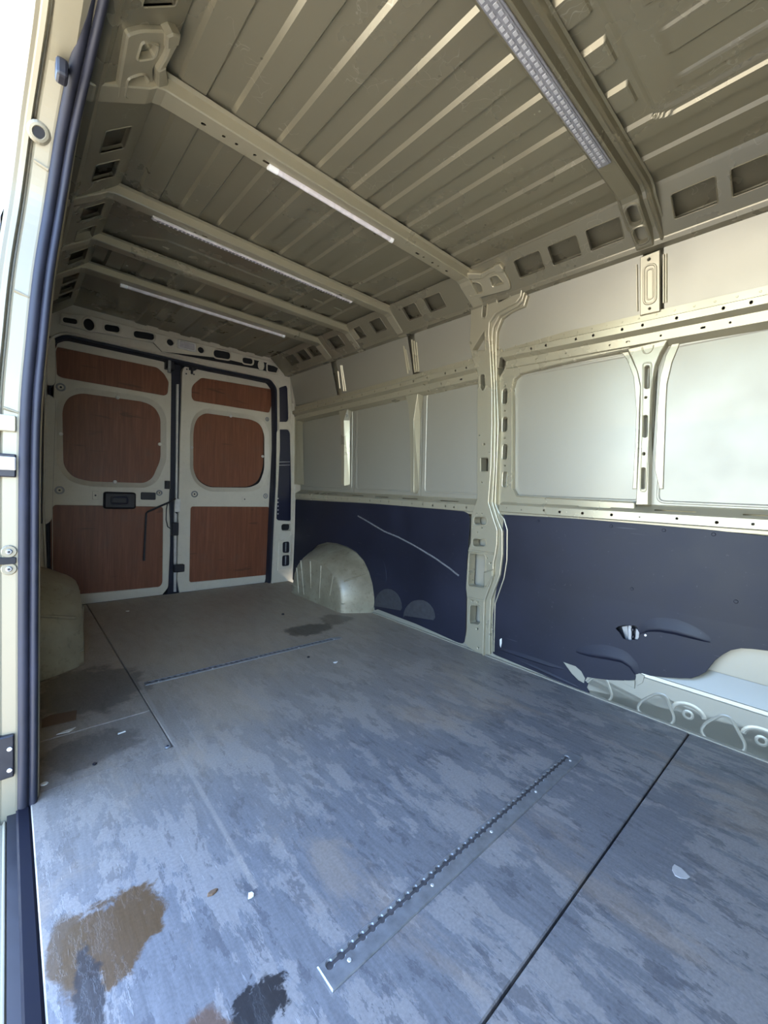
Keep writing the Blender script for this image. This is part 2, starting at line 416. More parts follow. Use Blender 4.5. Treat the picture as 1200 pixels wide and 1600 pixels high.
WALL = Surf([(z, x, z) for z, x in ((-0.02, 1.95), (0.45, 1.955), (0.87, 1.95), (1.2, 1.942), (1.5, 1.925), (1.62, 1.90), (1.84, 1.835), (1.97, 1.79))])
WALL_L = mirrored(WALL)
RA, RB = (1.800, 1.858), (1.668, 1.966)
RL = math.hypot(RB[0] - RA[0], RB[1] - RA[1])
RN = (-(RB[1] - RA[1]) / RL, -(RA[0] - RB[0]) / RL)
ROOFRAIL = Surf([(0, RA[0], RA[1]), (RL, RB[0], RB[1])], RN)
ROOFRAIL_L = mirrored(ROOFRAIL)
Y0, Y1 = -0.30, 3.40          # added bulkhead, and rear frame
DOOR_Y = 1.40                 # rear edge of the sliding door opening
YR = 3.50                     # plane of the rear doors
CZ = 1.966                    # roof sheet

# ================================================================== SETTING
# ---- ground outside
g = link('ground', mesh([(-40, -40, -0.56), (40, -40, -0.56), (40, 40, -0.56), (-40, 40, -0.56)], [(0, 1, 2, 3)]), 'ground', origin=(0, 0, -0.56))
tag(g, 'pale dry concrete yard under the van', 'ground', kind='structure')

# ---- floor: plywood boards on a dark tray
flo = link('floor', boxm((0.00, Y0, -0.06), (1.96, 3.50, -0.022)), 'black')
tag(flo, 'worn dark plywood load floor of the van', 'floor', kind='structure')
FP = lambda a, b, d: (a, b, d)
JY, BX, BY, BY2 = 0.345, 0.408, 1.432, 1.722
XF0, XF1 = 0.047, 1.944
def board(loop, z=0.0):
    return link('plywood_board', plate([loop], FP, z, 0.02, 0.0025), 'floor', flo)
board(rect(XF0, Y0, XF1, JY - 0.0025))
board([(XF0, JY + 0.0025), (XF1, JY + 0.0025), (XF1, 3.47), (BX + 0.001, 3.47), (BX + 0.001, BY - 0.001), (XF0, BY - 0.001)])
board(rect(0.03, BY + 0.002, BX - 0.001, BY2 - 0.001), -0.0035)
board(rect(0.03, BY2 + 0.0015, BX - 0.001, 3.47), -0.0035)
def screw(name, P, a, b, d, r, mat, parent, h=0.003):
    me = plate([circ(a, b, r, n=10)], P, d + h, h, h * 0.5)
    return link(name, me, mat, parent)
screw('screw_ring', FP, 0.392, 1.440, 0.0, 0.009, 'steel', flo)
screw('screw_ring', FP, 0.392, 1.440, 0.003, 0.004, 'black', flo, 0.002)

# ---- right wall
wr = link('wall_right', ribbon([(Y0, 0), (3.5, 0)], [(-0.06, -0.085), (0.87, -0.085), (1.5, -0.085), (1.97, -0.10), (2.01, -0.10)], lambda a, b, d: WALL.P(a, b, d)), 'paint')
tag(wr, 'champagne painted steel side wall of the van opposite the sliding door', 'wall', kind='structure')
def skin(parent, S, y0, y1, z0, z1, d, name='panel', mat='paint_panel', swage=True):
    """pressed sheet field with a shallow step near its border"""
    me = plate([rect(y0, z0, y1, z1)], S.P, d, 0.004, 0, S.splits)
    o = link(name, me, mat, parent)
    if swage:
        i = 0.028
        path = rnd(rect(y0 + i, z0 + i, y1 - i, z1 - i), 0.03, 5)
        link('swage', ribbon(path, [(-0.005, d + 0.0003), (-0.002, d + 0.003), (0.003, d + 0.003), (0.008, d + 0.0003)], S.P, True), mat, o)
    return o
for y0, y1 in ((Y0, 0.555), (0.56, 1.24), (1.38, 1.86), (1.865, 2.57), (2.575, 3.36)):
    skin(wr, WALL, y0, y1, 0.85, 1.53, -0.052)
for y0, y1 in ((Y0, 0.53), (0.60, 1.45), (1.45, 1.84), (1.90, 2.66), (2.73, 3.36)):
    skin(wr, WALL, y0, y1, 1.60, 1.846, -0.014, 'upper_panel', 'paint_panel', False)
skin(wr, WALL, Y0, 1.3, -0.02, 0.80, -0.050, 'lower_panel', 'paint_panel', False)
skin(wr, WALL, 1.3, 3.4, -0.02, 0.80, -0.050, 'lower_panel', 'paint_panel', False)

def fold(S, tab):
    """folded rail: profile [(depth, z)] -> Surf with arc length"""
    out = []; s_ = 0; prev = None
    for d, z in tab:
        x, _, zz = S.P(0, z, d)
        if prev: s_ += math.hypot(x - prev[0], zz - prev[1])
        out.append((s_, x, zz)); prev = (x, zz)
    return Surf(out, S.n)
def sheared(S, y0, dz0, y1, dz1):
    def P(a, b, d):
        x, y, z = S.P(a, b, d); return (x, y, z + dz0 + (dz1 - dz0) * (a - y0) / (y1 - y0))
    return P
UP = [(-0.013, 1.640), (-0.010, 1.612), (0.020, 1.600), (0.021, 1.574), (-0.010, 1.562), (-0.010, 1.528), (-0.056, 1.512)]
LO = [(-0.052, 0.872), (-0.046, 0.866), (0.000, 0.842), (0.006, 0.836), (0.007, 0.802), (0.001, 0.797), (0.0, 0.785)]
def rails(parent, S, segs, lower=True):
    up, lo = fold(S, UP), fold(S, LO)
    for y0, y1, dz0, dz1, e0, e1, seed in segs:
        rs = random.Random(seed)
        if seed < 90:
            b1 = (up.tab[2][0] + up.tab[3][0]) / 2; b2 = (up.tab[4][0] + up.tab[5][0]) / 2; b0 = up.tab[1][0] * 0.5
            hs = []
            y = y0 + 0.07
            while y < y1 - 0.05:
                hs.append(circ(y, b1, 0.0055, 0.0065, 8))
                if rs.random() < 0.7: hs.append(slot(y + 0.055, b2 - 0.004, y + 0.055 + rs.choice((0.008, 0.016)), b2 + 0.004, 3))
                y += rs.choice((0.115, 0.14, 0.075))
            link('upper_rail', plate([rect(y0, 0, y1, up.tab[-1][0])] + hs, sheared(up, y0, dz0, y1, dz1), 0, 0.003, 0, up.splits), 'paint', parent)
            # row of spot welds on the top flange
            y = y0 + 0.05
            ms = []
            while y < y1 - 0.02:
                ms.append(plate([circ(y, b0, 0.004, n=8)], sheared(up, y0, dz0, y1, dz1), 0.0012, 0.0012, 0.0008)); y += 0.062
            q = link('spot_weld', join(*ms), 'paint', parent); q['kind'] = 'stuff'
        b1 = (lo.tab[3][0] + lo.tab[4][0]) / 2; bt = (lo.tab[1][0] * 0.35 + lo.tab[2][0] * 0.65)
        hs = []; y = y0 + 0.06
        while y < y1 - 0.03:
            hs.append(circ(y, b1 + rs.uniform(-.003, .003), rs.choice((0.003, 0.0055, 0.0065)), n=8)); y += rs.uniform(0.06, 0.13)
        y = y0 + rs.uniform(0.08, 0.16)
        while y < y1 - 0.2:
            hs.append(slot(y, bt - 0.005, y + 0.14, bt + 0.005, 3)); y += rs.uniform(0.27, 0.33)
        link('lower_rail', plate([rect(y0, 0, y1, lo.tab[-1][0])] + hs, sheared(lo, y0, e0, y1, e1), 0, 0.003, 0, lo.splits), 'paint', parent)
rails(wr, WALL, [(Y0, 1.236, -0.030, 0.012, -0.002, -0.008, 3), (1.39, 3.36, -0.012, -0.052, -0.020, -0.020, 5)])

# closing strips behind the rails keep them boxes
def wpoly(pts, d=0.0): return WALL.px(pts, d)
# front flared post
d_ = -0.012
face = wpoly([(980, 545), (988, 561), (996, 582), (1000.5, 603), (998, 700), (993, 789), (1013, 789), (1015.7, 663), (1020, 593), (1024, 570), (1032, 551), (1044, 530)], d_)
holes = [rnd(wpoly(h, d_), 0.02, 4) for h in ([(1007.5, 572), (1014.5, 571), (1014, 607), (1007, 607)], [(1005.5, 649), (1011.5, 649), (1010.5, 683), (1004.5, 683)], [(1002.5, 731), (1008, 731), (1007, 764), (1001.5, 764)])]
holes += [circ(*WALL.hit(1009, 621, d_), 0.004, n=8), circ(*WALL.hit(1006, 709, d_), 0.0045, 0.006, n=8)]
post = link('post', plate([face] + holes, WALL.P, d_, 0.040, 0.003, WALL.splits), 'paint', wr)
groove = wpoly([(1004.5, 567), (1018, 566), (1014, 664), (1009.5, 768), (1000, 768), (1003, 664)], d_)
link('bead', ribbon(rnd(groove, 0.012, 4), [(-0.003, d_), (-0.001, d_ + 0.0025), (0.001, d_ + 0.0025), (0.003, d_)], WALL.P, True), 'paint', post)
ctr = WALL.hit(1012, 541, d_)
semi = [(ctr[0] + 0.020 * math.cos(t), ctr[1] + 0.028 * math.sin(t)) for t in [math.pi + k * math.pi / 8 for k in range(9)]]
link('bead', ribbon(semi, [(-0.003, d_), (-0.001, d_ + 0.003), (0.001, d_ + 0.003), (0.003, d_)], WALL.P), 'paint', post)
for side in (0, 1):       # base flanges on the panel beside the post
    pl = [(1053, 530), (1040, 556), (1031, 590), (1027, 640), (1023, 733), (1030, 764), (1036, 764), (1040, 640), (1042, 600), (1050, 566), (1064, 530)] if side else \
         [(970, 549), (980, 563), (990, 590), (994, 640), (992, 700), (988, 764), (995, 764), (999, 640), (1001, 604), (996, 580), (987, 560), (980, 546)]
    link('post_flange', plate([wpoly(pl, -0.045)], WALL.P, -0.045, 0.006, 0.002, WALL.splits), 'paint', post)
# posts between the rear panels: face and a broad flank towards the front
def rib(face_px, flank_px, d0=-0.014, d1=-0.050):
    f = wpoly(face_px, d0)
    o = link('post', plate([f], WALL.P, d0, 0.036, 0.003, WALL.splits), 'paint', wr)
    return o
for px_ in ([(633, 617), (637, 632), (639, 650), (641, 768), (647, 770), (646.5, 657), (653, 615)],
            [(529, 641), (532, 657), (533, 757), (538, 759), (537.5, 657), (543, 638)],
            [(452, 668), (458, 668), (459, 757), (464, 757), (463, 664), (466, 650), (455, 652)]):
    rib(px_, None)
# flank sheets
for px_ in ([(653, 615), (646.5, 657), (647, 770), (655, 766), (657, 657), (662, 615)],
            [(543, 638), (537.5, 657), (538, 759), (546.5, 757), (546.5, 657), (551, 637)],
            [(466, 650), (463, 664), (464, 757), (475, 757), (473, 664), (480, 650)]):
    a = wpoly(px_[:3], -0.014); b = wpoly(px_[3:], -0.050)[::-1]
    vs = [WALL.P(*q, -0.014) for q in a] + [WALL.P(*q, -0.050) for q in b]
    link('post_flank', mesh(vs, [(0, 1, 4, 3), (1, 2, 5, 4)]), 'paint', wr)
# upper posts at the roof bow feet
up0 = wpoly([(1000, 402), (1031, 390), (1031, 486), (1000, 493)], 0.0)
opost = link('upper_post', plate([up0, circ(*WALL.hit(1014, 405), 0.005, n=8), circ(*WALL.hit(1015, 482), 0.004, n=8)], WALL.P, 0.0, 0.016, 0.002, WALL.splits), 'paint', wr)
st = rnd(wpoly([(1006, 416), (1025, 411), (1025, 472), (1006, 477)], 0), 0.03, 6)
link('bead', ribbon(st, [(-0.004, 0.0), (-0.0015, 0.003), (0.0015, 0.003), (0.004, 0.0)], WALL.P, True), 'paint', opost)
st2 = rnd(wpoly([(1010.5, 422), (1020.5, 419), (1020.5, 466), (1010.5, 469)], 0), 0.03, 6)
link('bead', ribbon(st2, [(-0.003, 0.0), (-0.001, 0.002), (0.001, 0.002), (0.003, 0.0)], WALL.P, True), 'paint', opost)
for u0, v0, u1, v1 in ((995, 414, 996, 487), (1037, 398, 1037, 474), (1041, 397, 1041, 473), (630.5, 541, 637, 584), (633.5, 546, 639.5, 579), (643, 531, 648, 582), (646.5, 533, 651, 581), (650, 535, 654, 581), (528, 580, 531, 607), (532, 571, 537, 611), (534, 571, 540, 611)):
    a, b = WALL.hit(u0, v0, -0.013), WALL.hit(u1, v1, -0.013)
    w = 0.004 if u0 > 900 else 0.007
    link('bead', ribbon([a, b], [(-w, -0.014), (-w * 0.4, -0.008), (w * 0.4, -0.008), (w, -0.014)], WALL.P), 'paint', wr)

# ---- frame around the front panel, next to the pillar
fr = wpoly([(776, 606), (780, 590), (790, 570), (803, 556), (838, 548), (900, 536), (985, 518), (985, 545), (900, 563), (838, 577), (812, 584), (803, 592), (800, 606), (800, 700), (800, 763), (807, 775), (838, 777), (992, 785), (992, 800), (838, 800), (780, 806), (776, 780)], -0.020)
hs = [slot(*WALL.hit(785.3, v1, -0.02), *WALL.hit(793.5, v0, -0.02), 5) for v0, v1 in ((607, 632), (651, 675), (694, 718), (737, 761))]
for v_ in (603, 642, 684.5, 727.5): hs.append(circ(*WALL.hit(788.5, v_, -0.02), 0.0042, n=8))
fp = link('panel_frame', plate([fr] + hs, WALL.P, -0.020, 0.030, 0.004, WALL.splits), 'paint', wr)
edge = wpoly([(980, 546), (900, 563), (838, 577), (812, 584), (803, 592), (800, 606), (800, 700), (800, 763), (807, 775), (838, 777.5), (990, 785)], -0.03)
link('bead', ribbon(edge, [(-0.004, -0.028), (0.003, -0.030), (0.012, -0.040), (0.018, -0.051)], WALL.P), 'paint', fp)
for h in hs[:4]:
    link('slot_rim', ribbon(h, [(-0.005, -0.0198), (-0.003, -0.016), (0.0, -0.017), (0.001, -0.030)], WALL.P, True), 'paint', fp)

# ---- pillar beside the panel
L_left = [(735, 468), (735, 500), (733, 540), (738, 562), (745, 580), (745, 630), (745, 700), (745, 780), (741, 792), (736, 805), (735, 848), (731.5, 857), (729, 890), (727.5, 920), (729, 932), (728.5, 983), (725, 1005)]
L1 = [(817, 448), (815, 463), (808, 472), (792, 480), (775, 490), (766, 503), (765, 523), (767.5, 557), (770, 607), (770, 663), (768.5, 730), (764.5, 785), (772, 810), (778, 828), (777.5, 850), (775, 866), (772, 880), (772, 893), (770, 905), (758, 938), (756, 1024)]
L2 = [(821, 455), (817, 470), (809, 478), (795, 486), (781, 494), (772, 512), (770.5, 530), (772, 560), (774, 607), (775, 663), (774, 730), (770.5, 785), (778, 810), (786, 830), (786, 866), (782, 898), (768, 936), (766, 992), (766, 1022)]
L3 = [(825, 462), (820, 478), (808, 483), (798, 488), (785, 498), (777.5, 518), (776.5, 540), (777, 595), (780, 663), (778, 713), (776, 763), (775.5, 788), (782, 803), (789, 811), (794, 828), (793.5, 875), (789, 903), (775, 943), (773, 1018)]
D1, D2, D3 = 0.022, 0.012, 0.002
def shift(pts, du): return [(u + du, v_) for u, v_ in pts]
face = wpoly([(735, 468), (758, 462), (800, 452)] , D1) + wpoly(L1, D1) + wpoly([(738, 1016)], D1) + wpoly(L_left[::-1][:-1], D1)
def ph(pts, r, d=D1): return rnd(wpoly(pts, d), r, 4)
hp = [ph([(776, 466), (796, 459), (797, 464), (778, 474)], 0.012), ph([(754.5, 478), (759, 472), (761, 474), (759, 496), (753.5, 496)], 0.015),
      ph([(738, 548), (757, 517), (758, 547)], 0.006), ph([(750.5, 586), (757, 585), (758.5, 605), (755, 611), (751, 606)], 0.008),
      ph([(751, 715.5), (762, 715.5), (762, 736), (751, 736)], 0.006), ph([(741, 807.5), (760, 808), (760, 820), (741, 819.5)], 0.02),
      ph([(739, 841.5), (759, 843), (759, 854), (739, 853)], 0.02), ph([(734, 864.5), (757.5, 867), (757.5, 919), (731.5, 915)], 0.016),
      ph([(735, 945.5), (750, 947), (750, 976), (734, 974)], 0.014)]
for u, v_, r in ((756, 694, .006), (749, 680, .003), (764.5, 708, .003), (752.5, 754, .004), (744.5, 803, .0025), (753, 803, .0025), (752.5, 825, .004), (738.5, 823.5, .002), (745.5, 832, .004), (766, 880, .005), (761, 872, .003), (738, 939, .004), (746, 941, .004), (745.5, 982.5, .006), (747, 1012.5, .005)):
    hp.append(circ(*WALL.hit(u, v_, D1), r, n=8))
pil = link('pillar', plate([face] + hp, WALL.P, D1, 0.055, 0.004, WALL.splits), 'paint', wr, label='broad pressed pillar with punched openings behind the front panel')
for loop in (0, 1, 2, 3, 5, 6, 7, 8):
    link('opening_rim', ribbon(hp[loop], [(-0.007, D1 - 0.0005), (-0.004, D1 + 0.003), (0.0, D1 + 0.002), (0.001, D1 - 0.02)] if area(hp[loop]) > 0 else [(0.007, D1 - 0.0005), (0.004, D1 + 0.003), (0.0, D1 + 0.002), (-0.001, D1 - 0.02)], WALL.P, True), 'paint', pil)
for La, Lb, d_ in ((L1, L2, D2), (L2, L3, D3)):
    loop = wpoly(shift(La, -5), d_) + wpoly(Lb[::-1], d_)
    link('flange', plate([loop], WALL.P, d_, 0.055, 0.003, WALL.splits), 'paint', pil)
for Lx, d_ in ((L1, D1), (L2, D2), (L3, D3)):
    link('bead', ribbon(wpoly(shift(Lx, -1.0), d_), [(-0.0045, d_ - 0.002), (-0.002, d_ + 0.0035), (0.001, d_ + 0.0045), (0.003, d_ + 0.002), (0.005, d_ - 0.004)], WALL.P), 'paint', pil)
link('cavity_back', plate([wpoly([(742, 470), (764, 475), (764, 1010), (732, 1000)], -0.03)], WALL.P, -0.078, 0.002, 0, WALL.splits), 'paint', pil)
for vv in (860, 934):           # pressed steps across the pillar
    a = WALL.hit(732, vv, D1); b = WALL.hit(772 if vv < 900 else 757, vv + 5, D1)
    link('bead', ribbon([a, b], [(-0.008, D1 - 0.001), (-0.003, D1 + 0.005), (0.003, D1 + 0.005), (0.008, D1 - 0.001)], WALL.P), 'paint', pil)
lump = wpoly([(757, 893), (772, 889), (772, 900), (763, 917), (757, 917)], D1)
link('bulge', plate([lump], WALL.P, D1 + 0.014, 0.016, 0.008, WALL.splits), 'paint', pil)
# bright end cap of the upper rail at the pillar
cap = wpoly([(776, 548), (783, 545), (788, 556), (781, 560), (779, 575), (777, 575)], 0.0)
link('rail_end', plate([cap], WALL.P, 0.004, 0.03, 0.003, WALL.splits), 'paint', wr)

# ---- sill with pressed triangular pockets
def sillface():
    hole_px = [[(919.5, 1069), (928, 1062), (945, 1062), (953.5, 1086), (948, 1093), (921, 1082)],
               [(999, 1107), (1007, 1097), (1027, 1087), (1038.5, 1089), (1050, 1123), (1044, 1130), (1007, 1117)],
               [(1099.5, 1143), (1106.5, 1133), (1129, 1121), (1139, 1124), (1160, 1162.5), (1157.5, 1171), (1149, 1168), (1106.5, 1152.6)]]
    hl = [rnd(wpoly(h), 0.012, 4) for h in hole_px]
    top = [WALL.hit(u, v_)[1] for u, v_ in ((1013, 1061), (1200, 1117))]
    pitch = (sum(q[0] for q in hl[1]) / len(hl[1])) - (sum(q[0] for q in hl[2]) / len(hl[2]))
    for k in (1, 2, 3): hl.append([(a - pitch * k, b) for a, b in hl[2]])
    dots = [WALL.hit(1075, 1117), WALL.hit(1190, 1158)]
    dp = dots[0][0] - dots[1][0]
    cs = [(dots[0][0] + dp * k, dots[0][1]) for k in (-4, -3, -2, -1, 0)]
    top_z = sum(top) / 2
    o = link('sill', plate([rect(Y0, -0.02, 1.24, top_z)] + hl + [circ(a, b, 0.007, n=10) for a, b in cs], WALL.P, 0.0, 0.03, 0.0045), 'paint_panel', wr, label='pale pressed sill with triangular pockets under the torn lining')
    link('pocket_back', plate([rect(Y0, -0.02, 1.24, top_z)], WALL.P, -0.021, 0.004), 'paint_panel', o)
    for h in hl:
        lp = h if area(h) > 0 else h[::-1]
        link('pocket_rim', ribbon(lp, [(-0.014, 0.0003), (-0.010, 0.0024), (-0.005, 0.0020), (0.0, -0.003), (0.004, -0.014), (0.010, -0.020)], WALL.P, True), 'paint_panel', o)
    for a, b in cs:
        link('dimple', ribbon(circ(a, b, 0.007, n=14), [(-0.012, 0.0003), (-0.007, 0.002), (-0.003, 0.002), (0.0, -0.002)], WALL.P, True), 'paint_panel', o)
        arc = [(a + 0.048 * math.cos(t), b + 0.004 + 0.034 * math.sin(t)) for t in [k * math.pi / 12 for k in range(13)]]
        link('bead', ribbon(arc, [(-0.010, 0.0002), (-0.003, 0.002), (0.002, 0.002), (0.006, 0.0002)], WALL.P), 'paint_panel', o)
    seam = ribbon([(Y0, top_z + 0.012), (1.24, top_z + 0.012)], [(-0.012, 0.0), (0.0, -0.003), (0.002, -0.006), (0.075, -0.046)], WALL.P)
    link('ledge', seam, 'paint_panel', o)
sillface()
link('floor_lip', ribbon([(Y0, 0.0), (2.25, 0.0)], [(-0.002, 0.012), (0.004, 0.012), (0.006, 0.008), (0.007, 0.0), (0.05, -0.002)], WALL.P), 'paint_panel', wr)

# ---- roof rails with rectangular openings (both sides)
def roof_rail(parent, S, spans, side):
    hs = [rnd([(y0, RL * 0.26), (y1, RL * 0.26), (y1, RL * 0.74), (y0, RL * 0.74)], 0.006, 3) for y0, y1 in spans]
    y_end = 3.38
    o = link('roof_rail', plate([rect(Y0, 0, y_end, RL)] + hs, S.P, 0, 0.004), 'paint_shaded', parent)
    for h in hs:
        lp = h if area(h) > 0 else h[::-1]
        link('opening_rim', ribbon(lp, [(-0.004, 0.0003), (-0.002, 0.0025), (0.0, 0.001), (0.0, -0.012)], S.P, True), 'paint_shaded', o)
    sx = 1 if side == 'r' else -1
    def Q(a, b, d): return ((XC + sx * (b - XC)), a, d)
    link('rail_flange', ribbon([(Y0, 0), (y_end, 0)], [(1.850, 1.842), (1.812, 1.842), (RA[0] + 0.002, RA[1] - 0.004), (RA[0], RA[1])], lambda a, b, d: Q(a, b, d)), 'paint_shaded', o)
    link('cavity_back', ribbon([(Y0, 0), (y_end, 0)], [(1.850, 1.842), (RA[0] + 0.030, RA[1] + 0.075), (RB[0], RB[1] + 0.012)], lambda a, b, d: Q(a, b, d)), 'paint_shaded', o)
    return o
rr_px = [((1052, 325), (1119, 298)), ((1144, 290), (1200, 268)), ((919, 375), (971, 357)), ((861, 402), (905, 386)), ((808, 422), (848, 409)),
         ((668, 479), (693, 470)), ((635, 494), (655, 486)), ((585, 517), (602, 510)), ((554, 529), (571, 523)), ((520, 543), (538, 537)), ((488, 555), (502, 550)), ((471, 563), (485, 558)), ((455, 570), (467, 565))]
spans = []
for p, q in rr_px:
    a = ROOFRAIL.hit(*q)[0]; b = ROOFRAIL.hit(*p)[0]; spans.append((min(a, b), max(a, b)))
rail_r = roof_rail(wr, ROOFRAIL, spans, 'r')
print('roof rail spans', [(round(a, 3), round(b, 3)) for a, b in spans])

# ---- left wall (behind the sliding door opening)
wl = link('wall_left', ribbon([(DOOR_Y + 0.03, 0), (3.5, 0)], [(-0.06, -0.070), (0.87, -0.070), (1.5, -0.068), (1.97, -0.070), (2.01, -0.070)], lambda a, b, d: WALL_L.P(a, b, d)), 'paint')
tag(wl, 'van side wall with the sliding door opening at the left edge', 'wall', kind='structure')
rail_l = roof_rail(wl, ROOFRAIL_L, [s for s in spans if s[0] > 0.2], 'l')
for y0, y1 in ((1.45, 1.86), (1.865, 2.57), (2.575, 3.36)): skin(wl, WALL_L, y0, y1, 0.85, 1.53, -0.052)
for y0, y1 in ((1.45, 1.84), (1.90, 2.66), (2.73, 3.36)): skin(wl, WALL_L, y0, y1, 1.60, 1.846, -0.014, 'upper_panel', 'paint_panel', False)
skin(wl, WALL_L, 1.45, 3.4, -0.02, 0.80, -0.030, 'lower_panel', 'paint_panel', False)
rails(wl, WALL_L, [(1.47, 3.36, -0.012, -0.052, -0.020, -0.020, 5)])
# front stub of the left wall ahead of the door, and sill and header of the opening
def Lx(z): return WALL_L.P(0, z, 0)[0]
fs_ = ribbon([(Y0, 0), (-0.20, 0)], [(-0.06, -0.06), (0.87, -0.06), (1.5, -0.06), (1.97, -0.04)], WALL_L.P)
link('front_stub', fs_, 'paint', wl)
link('front_stub_inner', ribbon([(Y0, 0), (-0.20, 0)], [(-0.06, 0.0), (0.87, 0.0), (1.5, 0.0), (1.85, 0.0)], WALL_L.P), 'paint', wl)
link('door_header_skin', ribbon([(-0.2, 0), (DOOR_Y + 0.03, 0)], [(1.80, 0.0), (1.78, -0.02), (1.78, -0.06), (1.97, -0.070), (2.01, -0.070)], WALL_L.P), 'paint', wl)
link('door_step', plate([rect(-0.2, -0.56 + 0.25, DOOR_Y, -0.03)], lambda a, b, d: (-0.06 + d, a, b), 0, 0.02), 'paint_dimmed', wl)
link('door_sill', plate([rect(-0.2, 0.018, DOOR_Y, 0.046)], lambda a, b, d: (b, a, -0.004 + d), 0, 0.03, 0.004), 'sill', wl)
link('step_ledge', plate([rect(-0.2, -0.06, DOOR_Y, 0.020)], lambda a, b, d: (b, a, -0.03 + d), 0, 0.02, 0.003), 'paint_dimmed', wl)
for x_ in (0.011, -0.004): link('step_bead', ribbon([(-0.2, x_), (DOOR_Y, x_)], [(-0.004, -0.03), (-0.001, -0.024), (0.001, -0.024), (0.004, -0.03)], lambda a, b, d: (b, a, d)), 'paint_dimmed', wl)

# ---- ceiling: ribbed roof sheets between the bows
ce = link('ceiling', boxm((0.115, Y0 - 0.03, 2.005), (1.89, 3.60, 2.02)), 'paint_shaded')
tag(ce, 'champagne painted ribbed steel roof of the van', 'ceiling', kind='structure')
def sm(t): t = max(0, min(1, t)); return t * t * (3 - 2 * t)
def corr(x, x0, pitch, depth, lo=0.010, hi=0.007, x_start=0.30, x_end=1.68):
    """height of the pressed roof: drops at x0+k*pitch, rises again half a pitch on"""
    if x < x_start: return depth
    t = (x - x0) / pitch; f = (t - math.floor(t)) * pitch; half = pitch * 0.5
    if f < lo: return depth * (1 - f / lo)
    if f < half: return 0.0
    if f < half + hi: return depth * (f - half) / hi
    return depth
def roof_bay(y0, y1, x0, pitch, depth, x_start=0.30, recess=None):
    XL, XR = 0.305, 1.676
    xs = {XL, XR}
    k = -12
    while k < 14:
        for q in (0, 0.010, pitch / 2, pitch / 2 + 0.007):
            x = x0 + k * pitch + q
            if XL < x < XR: xs.add(round(x, 5))
        k += 1
    if recess: xs |= {round(XL + i * 0.006, 5) for i in range(int((XR - XL) / 0.006))}
    xs |= {x_start - 0.004} if XL < x_start - 0.004 else set()
    xs = sorted(xs)
    ys = [y0, y1] if not recess else [y0 + (y1 - y0) * i / 210 for i in range(211)]
    vs = []; fs = []
    for y in ys:
        for x in xs:
            h = corr(x, x0, pitch, depth, x_start=x_start)
            if recess:
                (rx0, ry0, rx1, ry1, rad) = recess
                qx = abs(x - (rx0 + rx1) / 2) - (rx1 - rx0) / 2 + rad; qy = abs(y - (ry0 + ry1) / 2) - (ry1 - ry0) / 2 + rad
                sd = math.hypot(max(qx, 0), max(qy, 0)) + min(max(qx, qy), 0) - rad       # <0 inside
                inside = sm(-sd / 0.016)
                pad = sm((0.035 - sd) / -0.02 + 1) if False else (1 - sm((sd - 0.008) / 0.008))   # flat border round the recess
                h = h * (1 - pad) + depth * pad
                fade = sm((ry1 - 0.065 - y) / 0.03) * (1 if rx0 + 0.08 < x < rx1 - 0.055 else 0)
                hin = 0.015 + (corr(x, x0 + 0.081, pitch, 0.007) - 0.007) * fade
                h = h * (1 - inside) + hin * inside
            vs.append((x, y, CZ + h))
    n = len(xs)
    for j in range(len(ys) - 1):
        for i in range(n - 1): fs.append((j * n + i, j * n + i + 1, (j + 1) * n + i + 1, (j + 1) * n + i))
    o = link('roof_sheet', mesh(vs, fs), 'paint_shaded', ce)
    return o
roof_bay(Y0, 0.545, 1.05, 0.152, 0.009, recess=(0.55, -0.9, 1.375, 0.447, 0.06))
roof_bay(0.545, 1.335, 0.490, 0.1468, 0.009)
roof_bay(1.335, 1.92, 0.510, 0.1468, 0.009)
roof_bay(1.92, 2.335, 0.510, 0.1468, 0.009, x_start=1.05)
roof_bay(2.335, 2.70, 0.510, 0.1468, 0.010)
roof_bay(2.70, 3.41, 0.510, 0.1468, 0.008, x_start=0.62)
# shallow pressed edge in the third bay
link('bead', ribbon([(0.42, 2.25), (0.55, 2.17), (1.58, 2.17)], [(-0.010, 0.0), (-0.004, 0.005), (0.004, 0.005), (0.010, 0.0)], lambda a, b, d: (a, b, CZ + 0.009 - d)), 'paint_shaded', ce)

